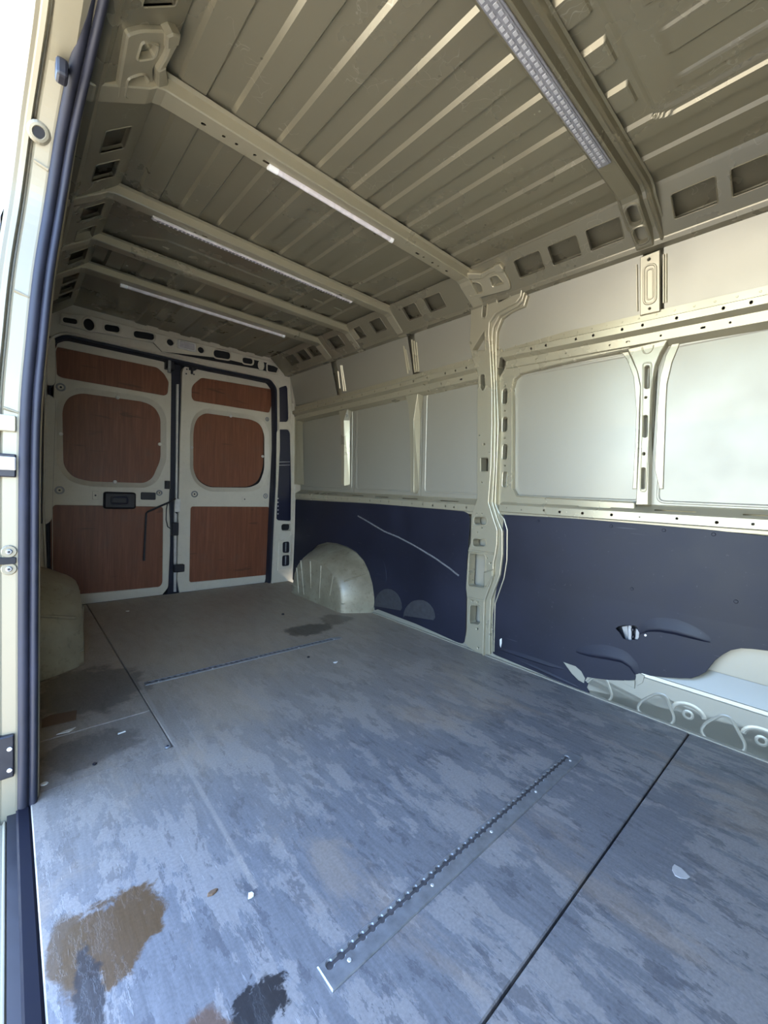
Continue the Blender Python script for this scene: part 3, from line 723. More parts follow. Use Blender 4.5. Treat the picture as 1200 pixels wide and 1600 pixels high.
# ---- roof bows
def bow(yf, yb, zb, path, holes, wide=None, label=None):
    """hat-section cross member; path [(x, z)] of its underside, section across y"""
    # parametrise along the path by arc length
    pts = [Vector((x, z)) for x, z in path]; L = [0]
    for a, b in zip(pts, pts[1:]): L.append(L[-1] + (b - a).length)
    def P(a, b, d):            # a along, b = y, d = towards the load space
        for i in range(len(L) - 1):
            if a <= L[i + 1] or i == len(L) - 2:
                t = (a - L[i]) / (L[i + 1] - L[i]); q = pts[i].lerp(pts[i + 1], t)
                e = (pts[i + 1] - pts[i]).normalized(); nn = Vector((e.y, -e.x))
                # average the normal close to the bends
                for j, s in ((i - 1, t), (i + 1, 1 - t)):
                    if 0 <= j < len(L) - 1 and s < 1e-4:
                        e2 = (pts[j + 1] - pts[j]).normalized(); nn = (nn + Vector((e2.y, -e2.x))).normalized() * 1.0
                q = q + nn * d; return (q.x, b, q.y)
    sect = wide or [(yf - 0.020, -0.032), (yf - 0.004, -0.030), (yf + 0.002, -0.003), (yf + 0.005, 0.0), (yb - 0.004, 0.0), (yb, -0.003), (yb + 0.004, -0.030), (yb + 0.020, -0.032)]
    vs = []; fs = []; m = len(sect)
    for a in L:
        for y, d in sect: vs.append(P(a, y, d))
    # underside with holes is a plate of its own, the flanks are swept
    flat = [i for i in range(m - 1) if abs(sect[i][1]) < 1e-6 and abs(sect[i + 1][1]) < 1e-6][0]
    for i in range(len(L) - 1):
        for k in range(m - 1):
            if k != flat: fs.append((i * m + k, i * m + k + 1, (i + 1) * m + k + 1, (i + 1) * m + k))
    ya, yb_ = sect[flat][0], sect[flat + 1][0]
    hs = [slot(a0, b0, a1, b1, 4) for a0, b0, a1, b1 in holes(L, ya, yb_)]
    # (a,b) plate is bisected along its first coordinate at the bends, so swap the axes
    pm = plate([[(b, a) for a, b in rect(L[0], ya, L[-1], yb_)]] + [[(b, a) for a, b in h] for h in hs], lambda a, b, d: P(b, a, d), 0, 0.002, 0, L[1:-1])
    o = link('roof_bow', join(mesh(vs, fs), pm), 'paint_shaded' if wide else 'paint', ce, label=label)
    top = ribbon([(0, 0), (L[-1], 0)], [(sect[0][0], -0.034), (sect[-1][0], -0.034)], lambda a, b, d: P(a, b, d)) if False else None
    return o, P, L
def std_path(xr=1.70, zr=1.93, xf=1.822, zf=1.832):
    right = [(xr - 0.03, zr), (xr - 0.008, zr - 0.006), (xr + 0.008, zr - 0.02), (xf - 0.014, zf + 0.016), (xf, zf + 0.006), (xf + 0.012, zf + 0.004)]
    left = [(2 * XC - x, z) for x, z in right][::-1]
    return left + right
def few_holes(L, ya, yb):
    n = len(L); mid = (L[0] + L[-1]) / 2; yc = (ya + yb) / 2 + 0.004; out = []
    for s in (-1, 1):
        for off, w in ((0.36, 0.012), (0.40, 0.005), (0.46, 0.005), (0.50, 0.005), (0.56, 0.007)):
            out.append((mid + s * off - w, yc - 0.005, mid + s * off + w, yc + 0.005))
    return out
b1 = bow(1.310, 1.378, 1.93, std_path(1.690), few_holes, label='roof bow nearest the broad pillar')
b2 = bow(1.893, 1.948, 1.93, std_path(1.715), lambda *a: few_holes(*a)[:2] + few_holes(*a)[5:7])
b3 = bow(2.312, 2.368, 1.93, std_path(1.715), lambda *a: [])
b4 = bow(2.655, 2.730, 1.93, std_path(1.715), lambda *a: [])
wide0 = [(0.511, -0.033), (0.517, -0.030), (0.519, -0.012), (0.524, -0.006), (0.530, -0.010), (0.538, -0.026), (0.548, -0.024), (0.553, -0.002), (0.556, 0.0), (0.606, 0.0), (0.610, -0.003), (0.614, -0.026), (0.628, -0.032)]
def holes0(L, ya, yb):
    e = L[-1]; k = L[6]     # start of the right bend
    yc = (ya + yb) / 2; out = []
    for x in (1.455, 1.475, 1.492, 1.53, 1.545): out.append((x - 0.31 - 0.003, yc - 0.006 + (x % 0.01), x - 0.31 + 0.003, yc + 0.008 + (x % 0.01)))
    bend = L[8]; foot = L[9]
    for f0, f1 in ((-0.05, 0.45), (0.56, 1.0)):
        out.append((bend + (foot - bend) * f0, yc - 0.018, bend + (foot - bend) * f1, yc + 0.018))
        sb, sf = e - bend, e - foot
        out.append((sf + (sb - sf) * f0, yc - 0.018, sf + (sb - sf) * f1, yc + 0.018))
    return out
b0 = bow(0.5, 0.61, 1.93, [(0.0, 0)] and std_path(1.63, 1.93, 1.795, 1.838), holes0, wide0, label='broad roof bow nearest the camera with punched oval feet')
for f0, f1 in ((-0.05, 0.45), (0.56, 1.0)):
    P, L = b0[1], b0[2]; bend, foot = L[8], L[9]
    h = slot(0.581 - 0.018, bend + (foot - bend) * f0, 0.581 + 0.018, bend + (foot - bend) * f1, 5)
    link('opening_rim', ribbon(h, [(-0.010, 0.0003), (-0.006, 0.004), (-0.002, 0.004), (0.001, -0.012)], lambda a, b, d: P(b, a, d), True), 'paint_shaded', b0[0])

# ---- gussets where the pillar's bow meets the roof rails
def gusset(S, parent, mir):
    def fix(h): return h
    loop_px = [(724, 437), (752, 435), (764, 424), (778, 417), (784, 419), (796, 441), (798, 453), (760, 463), (736, 469), (726, 452)]
    outer = [ROOFRAIL.hit(u, v_, 0.012) for u, v_ in loop_px]
    h1 = [ROOFRAIL.hit(*q, 0.012) for q in ((731, 452), (740, 441), (750, 443), (753, 449), (754, 457), (735, 462))]
    h2 = [ROOFRAIL.hit(*q, 0.012) for q in ((765, 434), (776, 430), (786, 442), (770, 448))]
    o = link('gusset', plate([rnd(outer, 0.012, 3), rnd(h1, 0.012, 3), rnd(h2, 0.006, 3)], S.P, 0.012, 0.030, 0.004), 'paint', parent, label='pressed corner gusset joining roof bow and roof rail')
    for h in (h1, h2):
        lp = rnd(h, 0.01, 3); lp = lp if area(lp) > 0 else lp[::-1]
        link('opening_rim', ribbon(lp, [(-0.006, 0.0123), (-0.003, 0.016), (0.0, 0.014), (0.001, -0.012)], S.P, True), 'paint', o)
    for q in ([(724, 427), (752, 428), (752, 436), (724, 438)], [(752, 428), (764, 421), (772, 416), (776, 424), (764, 428), (752, 436)], [(771, 415), (780, 413), (786, 420), (786, 426), (772, 427)]):
        link('gusset_cap', plate([[ROOFRAIL.hit(u, v_, 0.024) for u, v_ in q]], S.P, 0.024, 0.030, 0.004), 'paint', o)
gusset(ROOFRAIL, wr, False); gusset(ROOFRAIL_L, wl, True)

# ---- unseen bulkhead behind the camera, added to contain the light
wf = link('wall_front_added', boxm((-0.07, Y0 - 0.03, -0.08), (2.08, Y0, 2.03)), 'paint')
tag(wf, 'plain steel bulkhead added out of view to contain the light', 'wall', kind='structure')
for x in (0.35, 0.75, 1.15, 1.55):
    link('swage', ribbon([(x, 0.1), (x, 1.8)], [(-0.03, 0), (-0.018, 0.008), (0.018, 0.008), (0.03, 0)], lambda a, b, d: (a, Y0 + d, b)), 'paint', wf)

# ---- rear frame
RP = lambda y: (lambda a, b, d: (a, y - d, b))
def rpx(pts, y): return [at_y(u, v_, y) for u, v_ in pts]
FY = 3.42
opening = rnd(rpx([(74, 548), (82, 528), (102, 521), (240, 552), (330, 573), (424, 592), (434, 606), (435, 700), (430, 800), (425, 908)], FY) + [(1.76, -0.03), (0.20, -0.03)] + rpx([(70, 800)], FY), 0.03, 4)
oh = [opening]
d1 = rnd(rpx([(436, 606), (448, 602), (450, 606), (451.5, 655), (449, 659), (436, 659), (434, 655)], FY), 0.015, 4)
d2 = rnd(rpx([(433, 675), (436, 671), (451, 671), (454, 676), (457, 810), (454, 814), (434, 813), (431, 808)], FY), 0.015, 4)
d3 = rnd(rpx([(440, 819), (456, 819), (456, 829), (440, 829)], FY), 0.025, 5)
oh += [d1, d2, d3]
d1m, d2m = [[(2 * XC - a, b) for a, b in h] for h in (d1, d2)]
d1m = [(a + 0.02, b) for a, b in d1m]; d2m = [(a + 0.02, b) for a, b in d2m]
oh += [d1m, d2m]
oh += [offs(q if area(q) > 0 else q[::-1], -0.004) for q in [rnd(rpx(h, FY), 0.02, 5) for h in ([(442, 847), (453, 846), (453, 864), (442, 864)], [(441.5, 868), (453, 867), (453, 884), (441, 885)])]]
outl = [(WALL_L.P(0, z, -0.066)[0], z) for z in (-0.05, 0.45, 0.87, 1.2, 1.5, 1.62, 1.84, 2.0)][::-1] + [(WALL.P(0, z, -0.083)[0], z) for z in (-0.05, 0.45, 0.87, 1.2, 1.5, 1.62, 1.84, 2.0)]
wre = link('wall_rear', plate([outl] + oh, RP(FY), 0, 0.14, 0.004), 'paint_brightened')
tag(wre, 'rear door frame of the van with header and corner pillars', 'wall', kind='structure')
# flange round the opening
link('frame_flange', ribbon(opening if area(opening) > 0 else opening[::-1], [(-0.014, 0.0005), (-0.010, 0.010), (-0.004, 0.010), (0.0, 0.002), (0.004, -0.02)], RP(FY), True), 'paint_brightened', wre)
link('door_seal', ribbon(opening if area(opening) > 0 else opening[::-1], [(0.000, -0.012), (0.006, -0.006), (0.016, -0.008), (0.022, -0.02), (0.024, -0.08)], RP(FY), True), 'rubber', wre, label='black rubber seal round the rear doors')
for h, nm in ((d1, 'light_cover'), (d2, 'light_cover'), (d1m, 'light_cover'), (d2m, 'light_cover')):
    link(nm, plate([offs(h if area(h) > 0 else h[::-1], -0.006)], RP(FY), -0.014, 0.01), 'navyplastic', wre, label='dark navy plastic cover in the corner pillar')
for vv in (722, 727):
    a, b = at_y(435, vv, FY), at_y(454, vv - 0.5, FY)
    link('cover_line', ribbon([a, b], [(-0.002, -0.013), (0, -0.0115), (0.002, -0.013)], RP(FY)), 'alu', wre)
for k in range(5):
    c_ = at_y(435.5, 779 + 6 * k, FY); link('rivet', plate([circ(*c_, 0.006, n=8)], RP(FY), -0.010, 0.004, 0.002), 'alu', wre)
# lower latch plate on the right corner pillar
lp_ = rpx([(436, 847), (457, 834), (457, 888), (434, 892)], FY - 0.01)
ov = [rnd(rpx(q, FY - 0.01), 0.02, 5) for q in ([(442, 847), (453, 846), (453, 864), (442, 864)], [(441.5, 868), (453, 867), (453, 884), (441, 885)])]
lpl = link('latch_plate', plate([lp_] + ov, RP(FY - 0.01), 0.0, 0.03, 0.004), 'paint_brightened', wre)
for h in ov: 
    link('latch_insert', plate([offs(h if area(h) > 0 else h[::-1], -0.003)], RP(FY - 0.01), -0.014, 0.01), 'black', lpl)
    cx_ = sum(q[0] for q in h) / len(h); cz_ = sum(q[1] for q in h) / len(h)
    link('latch_bar', plate([rect(cx_ - 0.005, cz_ - 0.04, cx_ + 0.005, cz_ + 0.04)], RP(FY - 0.01), -0.006, 0.008, 0.002), 'steel', lpl)
link('cavity_back', plate([rpx([(436, 815), (460, 815), (460, 835), (436, 835)], FY)], RP(FY), -0.05, 0.004), 'void', wre)  # black sheet stands in for the shade inside the oval
# corner post towards the right wall
for u0, u1, uu in ((455, 459, 0), (460, 464, 0)):
    a, b, c3 = at_y(u0, 588, FY - 0.03), at_y(u1, 700, FY - 0.03), at_y(u1 - 3, 890, FY - 0.03)
    link('bead', ribbon([a, b, c3], [(-0.006, 0), (-0.002, 0.006), (0.002, 0.006), (0.006, 0)], RP(FY - 0.004)), 'paint_brightened', wre)
link('corner_trim', plate([rpx([(457, 590), (466, 592), (468, 622), (459, 630)], FY - 0.05), circ(*at_y(460.5, 612, FY - 0.05), 0.008, 0.02, 10)], RP(FY - 0.05), 0.0, 0.03, 0.003), 'paint_brightened', wre)
# header beam with its openings
HY = 3.385
hl = rpx([(95, 490), (136, 492), (198, 508), (250, 522), (334, 542), (420, 564), (438, 574), (434, 585), (402, 577), (318, 562), (254, 550), (240, 535), (148, 519), (94, 506)], HY)
def hst(u0, v0, u1, v1, r=0.05):   # slanted opening following the header
    return rnd(rpx([(u0, v0), (u1, v0 + (u1 - u0) * 0.16), (u1, v1 + 1), (u0, v1 + 1 - (u1 - u0) * 0.16)], HY), r, 5)
hh_ = [hst(98, 495, 121, 506, 0.02), hst(163, 506, 187, 519), hst(209, 516, 241, 531), hst(334, 546, 360, 561), hst(379, 558, 395, 568.5), hst(418, 568, 436, 582, 0.015),
       circ(*at_y(139, 507, HY), 0.030, 0.038, 14), circ(*at_y(266, 535, HY), 0.023, n=14), circ(*at_y(314, 547, HY), 0.023, n=14), circ(*at_y(408, 571, HY), 0.018, 0.03, 12)]
hd = link('header_beam', plate([hl] + hh_, RP(HY), 0, 0.006, 0.003), 'paint_brightened', wre, label='header beam with oval openings above the rear doors')
for h in hh_:
    lp = h if area(h) > 0 else h[::-1]
    link('opening_rim', ribbon(lp, [(-0.012, 0.0003), (-0.008, 0.006), (-0.002, 0.006), (0.001, -0.004)], RP(HY), True), 'paint_brightened', hd)
link('cavity_back', plate([offs(hl if area(hl) > 0 else hl[::-1], 0.006)], RP(HY), -0.028, 0.003), 'void', hd)  # black sheet painted in for the shade behind the header openings

# ================================================================== REAR DOORS
def rear_door(name, label, outline, panels, window_out, window_in, screws, rings, plates):
    ol = rnd(rpx(outline, YR), 0.02, 3)
    wo_ = rnd(rpx(window_out, YR), 0.05, 4)
    holes = [rnd(rpx(p, YR), 0.018, 4) for p in panels]
    o = link(name, plate([ol, wo_] + holes, RP(YR), 0, 0.05, 0.003), 'paint_brightened')
    tag(o, label, 'door', kind='structure')
    link('window_recess', ribbon(wo_ if area(wo_) > 0 else wo_[::-1], [(-0.006, 0.0004), (-0.001, 0.0), (0.008, -0.008), (0.020, -0.018), (0.033, -0.028), (0.034, -0.034)], RP(YR), True), 'paint_brightened', o)
    link('plywood_panel', plate([rnd(rpx(window_in, YR + 0.02), 0.05, 4)], RP(YR), -0.030, 0.01, 0.002), 'redply', o)
    for h in holes: link('plywood_panel', plate([offs(h if area(h) > 0 else h[::-1], -0.012)], RP(YR), -0.006, 0.008), 'redply', o)
    first = None
    for u, v_ in screws:
        x, z = at_y(u, v_, YR + 0.012)
        if first is None:
            first = link('screw_cap', plate([circ(0, 0, 0.013, n=10)], RP(0), 0.006, 0.008, 0.004), 'alu', o, origin=(0, 0, 0)); first.location = Vector((x, YR + 0.018, z)) - Vector(o['wpos']); first['wpos'] = [x, YR + 0.018, z]
        else: copy_part(first, o, (x, YR + 0.018, z))
    for u, v_, r in rings:
        c_ = at_y(u, v_, YR)
        rg = link('grommet', ribbon(circ(*c_, r, n=16), [(-0.005, 0.0003), (-0.002, 0.003), (0.002, 0.003), (0.006, -0.0003)], RP(YR), True), 'steel', o)
        link('grommet_pin', plate([circ(*c_, r * 0.3, n=8)], RP(YR), 0.002, 0.002), 'black', rg)
    for q in plates:
        pp = rpx(q, YR); pl = link('cover_plate', plate([rnd(pp, 0.006, 2)], RP(YR), 0.004, 0.004, 0.002), 'paint_brightened', o)
        cx_ = sum(p[0] for p in pp) / 4; cz_ = sum(p[1] for p in pp) / 4
        link('plate_hole', plate([circ(cx_, cz_, 0.006, n=8)], RP(YR), 0.0048, 0.001), 'black', pl)
    return o
dl = rear_door('door_1', 'left rear door with black pull handle and reddish plywood panels',
    [(82, 990), (81, 800), (84, 600), (86, 550), (90, 534), (100, 530), (255, 564), (268, 579), (266, 770), (266, 852), (263, 918), (248, 936), (120, 952)],
    [[(87, 545), (90, 542), (246, 574), (257, 584), (264, 597), (262, 615), (257, 618), (97, 590), (89, 586)],
     [(82.5, 792), (86, 789), (253, 792), (255, 795), (254, 911), (250, 917), (120, 929), (83, 933)]],
    [(88, 640), (92, 625), (102, 612), (124, 605), (228, 620), (248, 630), (260, 650), (260, 720), (246, 752), (230, 762), (140, 760), (108, 752), (90, 730)],
    [(93, 640), (96, 628), (106, 617), (126, 610), (230, 626), (244, 635), (253, 655), (252, 725), (240, 748), (226, 756), (132, 752), (106, 744), (94, 722)],
    [(184, 621), (95, 678), (250, 694), (180, 753)], [(93, 766, 0.022), (249, 770, 0.018), (95, 605, 0.022)], [[(144, 767), (154, 767), (154, 781), (144, 781)]])
dr = rear_door('door_2', 'right rear door with clean plywood panels and bare frame',
    [(278, 840), (281, 700), (285, 578), (289, 572), (422, 600), (427, 609), (427, 700), (424, 800), (423, 912), (290, 936), (280, 926), (277, 905)],
    [[(315, 590), (424, 608), (425, 632), (421, 645), (303, 626), (299.6, 621), (299.6, 606), (303, 600)],
     [(298, 794), (300, 791.5), (421, 792), (420, 898), (298, 910), (296, 908)]],
    [(297, 676), (299, 660), (306, 646), (320, 638), (396, 649), (412, 657), (421, 676), (421, 736), (412, 760), (394, 768), (326, 768), (306, 756), (297, 736)],
    [(300, 676), (302, 662), (308, 648), (320, 641), (396, 653), (407, 660), (413, 676), (412, 730), (404, 752), (390, 761), (328, 761), (310, 750), (300, 732)],
    [(361, 650), (300, 699), (411, 713)], [(304, 772, 0.022), (415, 775, 0.018), (417.5, 655, 0.014)], [[(378, 776), (386, 776), (386, 784), (378, 784)]])
def rbox(name, u0, v0, u1, v1, y, dep, mat, parent, r=0.01, ch=0.004, label=None):
    (x0, z1), (x1, z0) = at_y(u0, v0, y), at_y(u1, v1, y)
    return link(name, plate([rnd(rect(min(x0, x1), min(z0, z1), max(x0, x1), max(z0, z1)), r, 4)], RP(y), dep, dep, ch), mat, parent, label=label)
hn = rbox('pull_handle', 161, 768, 211, 795, YR, 0.035, 'black', dl, 0.02, 0.012, 'black plastic pull handle')
(x0, z1), (x1, z0) = at_y(172, 775, YR), at_y(199, 788, YR)
link('handle_grip', ribbon(rnd(rect(x0, z0, x1, z1), 0.02, 4), [(-0.004, 0.0352), (0, 0.040), (0.004, 0.040), (0.012, 0.0355)], RP(YR), True), 'navyplastic', hn)
rbox('blank_cover', 220, 769, 243, 781, YR, 0.008, 'black', dl, 0.008, 0.003)
hk = rbox('top_latch', 257, 557, 270, 580, YR, 0.05, 'black', dl, 0.006, 0.006)
rbox('latch_hook', 262, 553, 266, 583, YR - 0.045, 0.02, 'steel', hk, 0.002, 0.002)
rbox('middle_latch', 257, 751, 264, 764, YR, 0.03, 'black', dl, 0.004, 0.004)
rbox('lock_case', 267, 816, 277, 836, YR, 0.035, 'black', dl, 0.006, 0.006)
rbox('top_latch', 295, 568, 303, 580, YR, 0.03, 'black', dr, 0.004, 0.004)
rbox('latch_arm', 298, 574, 301, 585, YR - 0.02, 0.015, 'black', dr, 0.003, 0.003)
rbox('bottom_latch', 270, 882, 286, 892, YR, 0.04, 'black', dr, 0.006, 0.004)
rbox('striker', 272, 779, 281, 800, YR, 0.012, 'alu', dr, 0.004, 0.003)
for u, v_ in ((292, 577), (304.5, 578), (291, 584), (303, 585), (306, 577)):
    link('bolt_hole', plate([circ(*at_y(u, v_, YR), 0.006, n=8)], RP(YR), 0.001, 0.001), 'black', dr)
# meeting seal between the doors and dark backing
gap = rpx([(262, 560), (284, 560), (281, 930), (262, 930)], YR)
link('meeting_seal', plate([gap], RP(YR), -0.02, 0.03, 0.004), 'rubber', dl)
gp = rpx([(276, 600), (280, 600), (277.5, 780), (274.5, 780)], YR)
link('edge_strip', plate([gp], RP(YR), -0.004, 0.02, 0.003), 'alu', dr)
gp = rpx([(272.5, 800), (277, 803), (276, 925), (272, 925)], YR)
link('edge_strip', plate([gp], RP(YR), -0.006, 0.02, 0.003), 'alu', dr)
# dark backing so no daylight comes round the doors
link('door_backing', plate([outl], RP(YR + 0.058), 0, 0.01), 'void', wre)
def pt3(u, v_, y): x, z = at_y(u, v_, y); return (x, y, z)
link('lock_rod', tube([pt3(266, 764, YR - 0.01), pt3(265, 782, YR - 0.012), pt3(265.5, 800, YR - 0.01), pt3(267, 826, YR - 0.01)], 0.005), 'black', dl)
link('lock_cable', tube([pt3(262, 785, YR - 0.012), pt3(260, 795, YR - 0.014), pt3(259.5, 812, YR - 0.014), pt3(262, 823, YR - 0.013), pt3(268, 827, YR - 0.012)], 0.004), 'black', dl)
cord = link('hanging_strap', tube([pt3(274, 779, YR - 0.02), pt3(264, 785, YR - 0.035), pt3(250, 791, YR - 0.03), pt3(232, 799, YR - 0.025), pt3(228.5, 802, YR - 0.02), pt3(227.5, 820, YR - 0.018), pt3(226, 850, YR - 0.018), pt3(225, 876, YR - 0.018)], [0.007] * 7 + [0.009]), 'black')
tag(cord, 'thin black strap hanging from the lock in front of the left rear door', 'strap')

# ================================================================== LINING SHEETS
LD = 0.004
tearhole = [(962, 982), (966, 979), (975, 977), (994, 978), (997, 985), (1000, 991), (996, 1000), (989, 999), (984, 1001), (974, 998), (969, 990)]
lf = [(1200, 838), (1100, 827), (1000, 818.5), (900, 810.5), (787, 804), (783, 860), (770, 960), (770, 1021), (775, 1024), (840, 1051), (905, 1079), (921, 1083), (917, 1074), (919, 1068), (913.5, 1064), (917, 1058), (930, 1060), (950, 1062.5), (975, 1063.5), (992, 1062.5), (994, 1053), (1003, 1052), (1016, 1056), (1040, 1058.5), (1062, 1060), (1080, 1060), (1092, 1056), (1103, 1050), (1110, 1041), (1117, 1032), (1129, 1023), (1142, 1016), (1158, 1013), (1175, 1014), (1200, 1017)]
lfw = WALL.px(lf, LD)
lfw[0] = (lfw[0][0], lfw[0][1])
lfw += [(-0.1, lfw[-1][1] + 0.01), (Y0 + 0.01, 0.14), (Y0 + 0.01, lfw[0][1])]
t1 = WALL.px([(879, 1034), (890, 1038), (899, 1041), (908, 1049), (914, 1060), (912, 1068), (903, 1063), (893, 1053)], LD)
t2 = WALL.px(tearhole, LD)
lin = link('lining_panel', plate([lfw, t1, t2], WALL.P, LD, 0.004, 0.001, [0.12, 0.45, 0.6]), 'liner')
tag(lin, 'large dark lining sheet with torn lower edge, in front of the broad pillar', 'lining', 'dark plywood lining sheets')
# curled flap and creases of the torn edge
def strip3(path_px, sec, mat, parent, name, S=WALL, d=LD): return link(name, ribbon(S.px(path_px, d), sec, S.P), mat, parent)
for pts_, w0, w1, h in (([(1000, 990), (1012, 984), (1030, 983), (1055, 987), (1080, 994), (1110, 1003)], 0.012, 0.05, 0.010),
                        ([(900, 1018), (920, 1022), (950, 1026), (972, 1031), (986, 1041), (993, 1054)], 0.014, 0.05, 0.012),
                        ([(775, 1013), (820, 1028), (860, 1041), (882, 1046)], 0.006, 0.02, 0.005), ([(810, 1032), (850, 1050), (908, 1076)], 0.006, 0.010, 0.004)):
    w_ = WALL.px(pts_, LD)
    link('fold', taper_fold(w_, w1, w0, h, WALL.P, LD), 'liner', lin, smooth=True)
for u, v_ in ((841, 814), (955, 822), (1037.5, 828.5), (1115, 835), (987.5, 920), (1150, 940)):
    link('rivet', plate([circ(*WALL.hit(u, v_, LD), 0.007, n=10)], WALL.P, LD + 0.002, 0.002, 0.0015), 'liner', lin)
link('rivet', plate([circ(*WALL.hit(1008.5, 992.5, LD), 0.005, n=8)], WALL.P, LD + 0.002, 0.002, 0.001), 'alu', lin)
link('pale_chip', plate([WALL.px([(781, 999), (784, 997), (784, 1005), (782.5, 1012), (781, 1008)], LD)], WALL.P, LD + 0.001, 0.001), 'scrap', lin)
for q, d in (([(975, 1063), (992, 1063.5), (991.5, 1076), (975, 1068)], 0.006), ([(993, 1053), (999, 1052), (1007, 1056), (1004, 1067), (995, 1072)], 0.004)):
    link('metal_tab', plate([WALL.px(q, d)], WALL.P, d, 0.005, 0.001), 'paint_panel', wr)
# lashing bracket seen through the hole
br = empty('lashing_bracket', (1.98, WALL.hit(982, 990)[0], WALL.hit(982, 990)[1] - 0.03), 'small silver bracket seen through the hole in the front lining sheet', 'bracket')
for pts, d in (([(971, 979), (981, 977), (983, 1001), (977, 999)], -0.03), ([(981, 977), (987, 977), (987, 1003), (981, 1003)], -0.016), ([(993, 982), (1000, 985), (998, 1001), (992, 1000)], -0.012)):
    link('bracket_leaf', plate([WALL.px(pts, d)], WALL.P, d, 0.006, 0.002), 'steel', br)
for u, v_, r in ((988.5, 984, 0.007), (989, 995, 0.006)):
    link('bolt', plate([circ(*WALL.hit(u, v_, -0.012), r, n=8)], WALL.P, -0.008, 0.014, 0.003), 'black', br)
link('hole_dark_sheet', plate([WALL.px([(955, 970), (1008, 970), (1008, 1010), (955, 1010)], -0.044)], WALL.P, -0.044, 0.002), 'black', br)  # black sheet supplies the dark inside the torn hole

lr = [(458, 780), (600, 788), (725, 799), (732, 803), (733.5, 810), (733, 830), (729, 880), (727, 1000), (723, 1006), (715, 1004), (650, 975), (590, 952)]
lrw = WALL.px(lr, LD) 
lrw += [(2.205, 0.02), (2.215, 0.11), (2.24, 0.20), (2.288, 0.285), (2.355, 0.358), (2.45, 0.408), (2.56, 0.432), (2.70, 0.440), (2.84, 0.432), (2.97, 0.395), (3.07, 0.325), (3.13, 0.225), (3.165, 0.11), (3.175, 0.02), (3.36, 0.02)]
lrw[0] = (3.36, lrw[0][1])
lin2 = link('lining_panel', plate([rnd(lrw, 0.01, 2)], WALL.P, LD, 0.004, 0.001, [0.45]), 'liner')
tag(lin2, 'dark lining sheet with a long pale scratch, above the right wheel arch', 'lining', 'dark plywood lining sheets')
sx_ = WALL.px([(559, 806), (575, 815), (600, 830), (622, 839), (645, 851), (680, 872), (704, 889), (711, 895), (717, 899.5)], LD)
link('scratch', ribbon(sx_, [(-0.005, LD), (0, LD + 0.001), (0.006, LD)], WALL.P), 'scuff', lin2)
def arcpx(cu, cv, ru, rv, t0=180, t1=360, n=12):
    return [(cu + ru * math.cos(math.radians(t0 + (t1 - t0) * k / n)), cv + rv * math.sin(math.radians(t0 + (t1 - t0) * k / n))) for k in range(n + 1)]
for cu, cv, ru, rv in ((606, 950, 22, 30), (655, 965, 25, 28), (594, 905, 10, 32)):
    link('worn_patch', plate([WALL.px(arcpx(cu, cv, ru, rv) + [(cu + ru * 0.9, cv + 4), (cu - ru * 0.9, cv - 3)], LD)], WALL.P, LD + 0.0012, 0.0012, 0.0008), 'worn' if ru > 15 else 'liner', lin2)

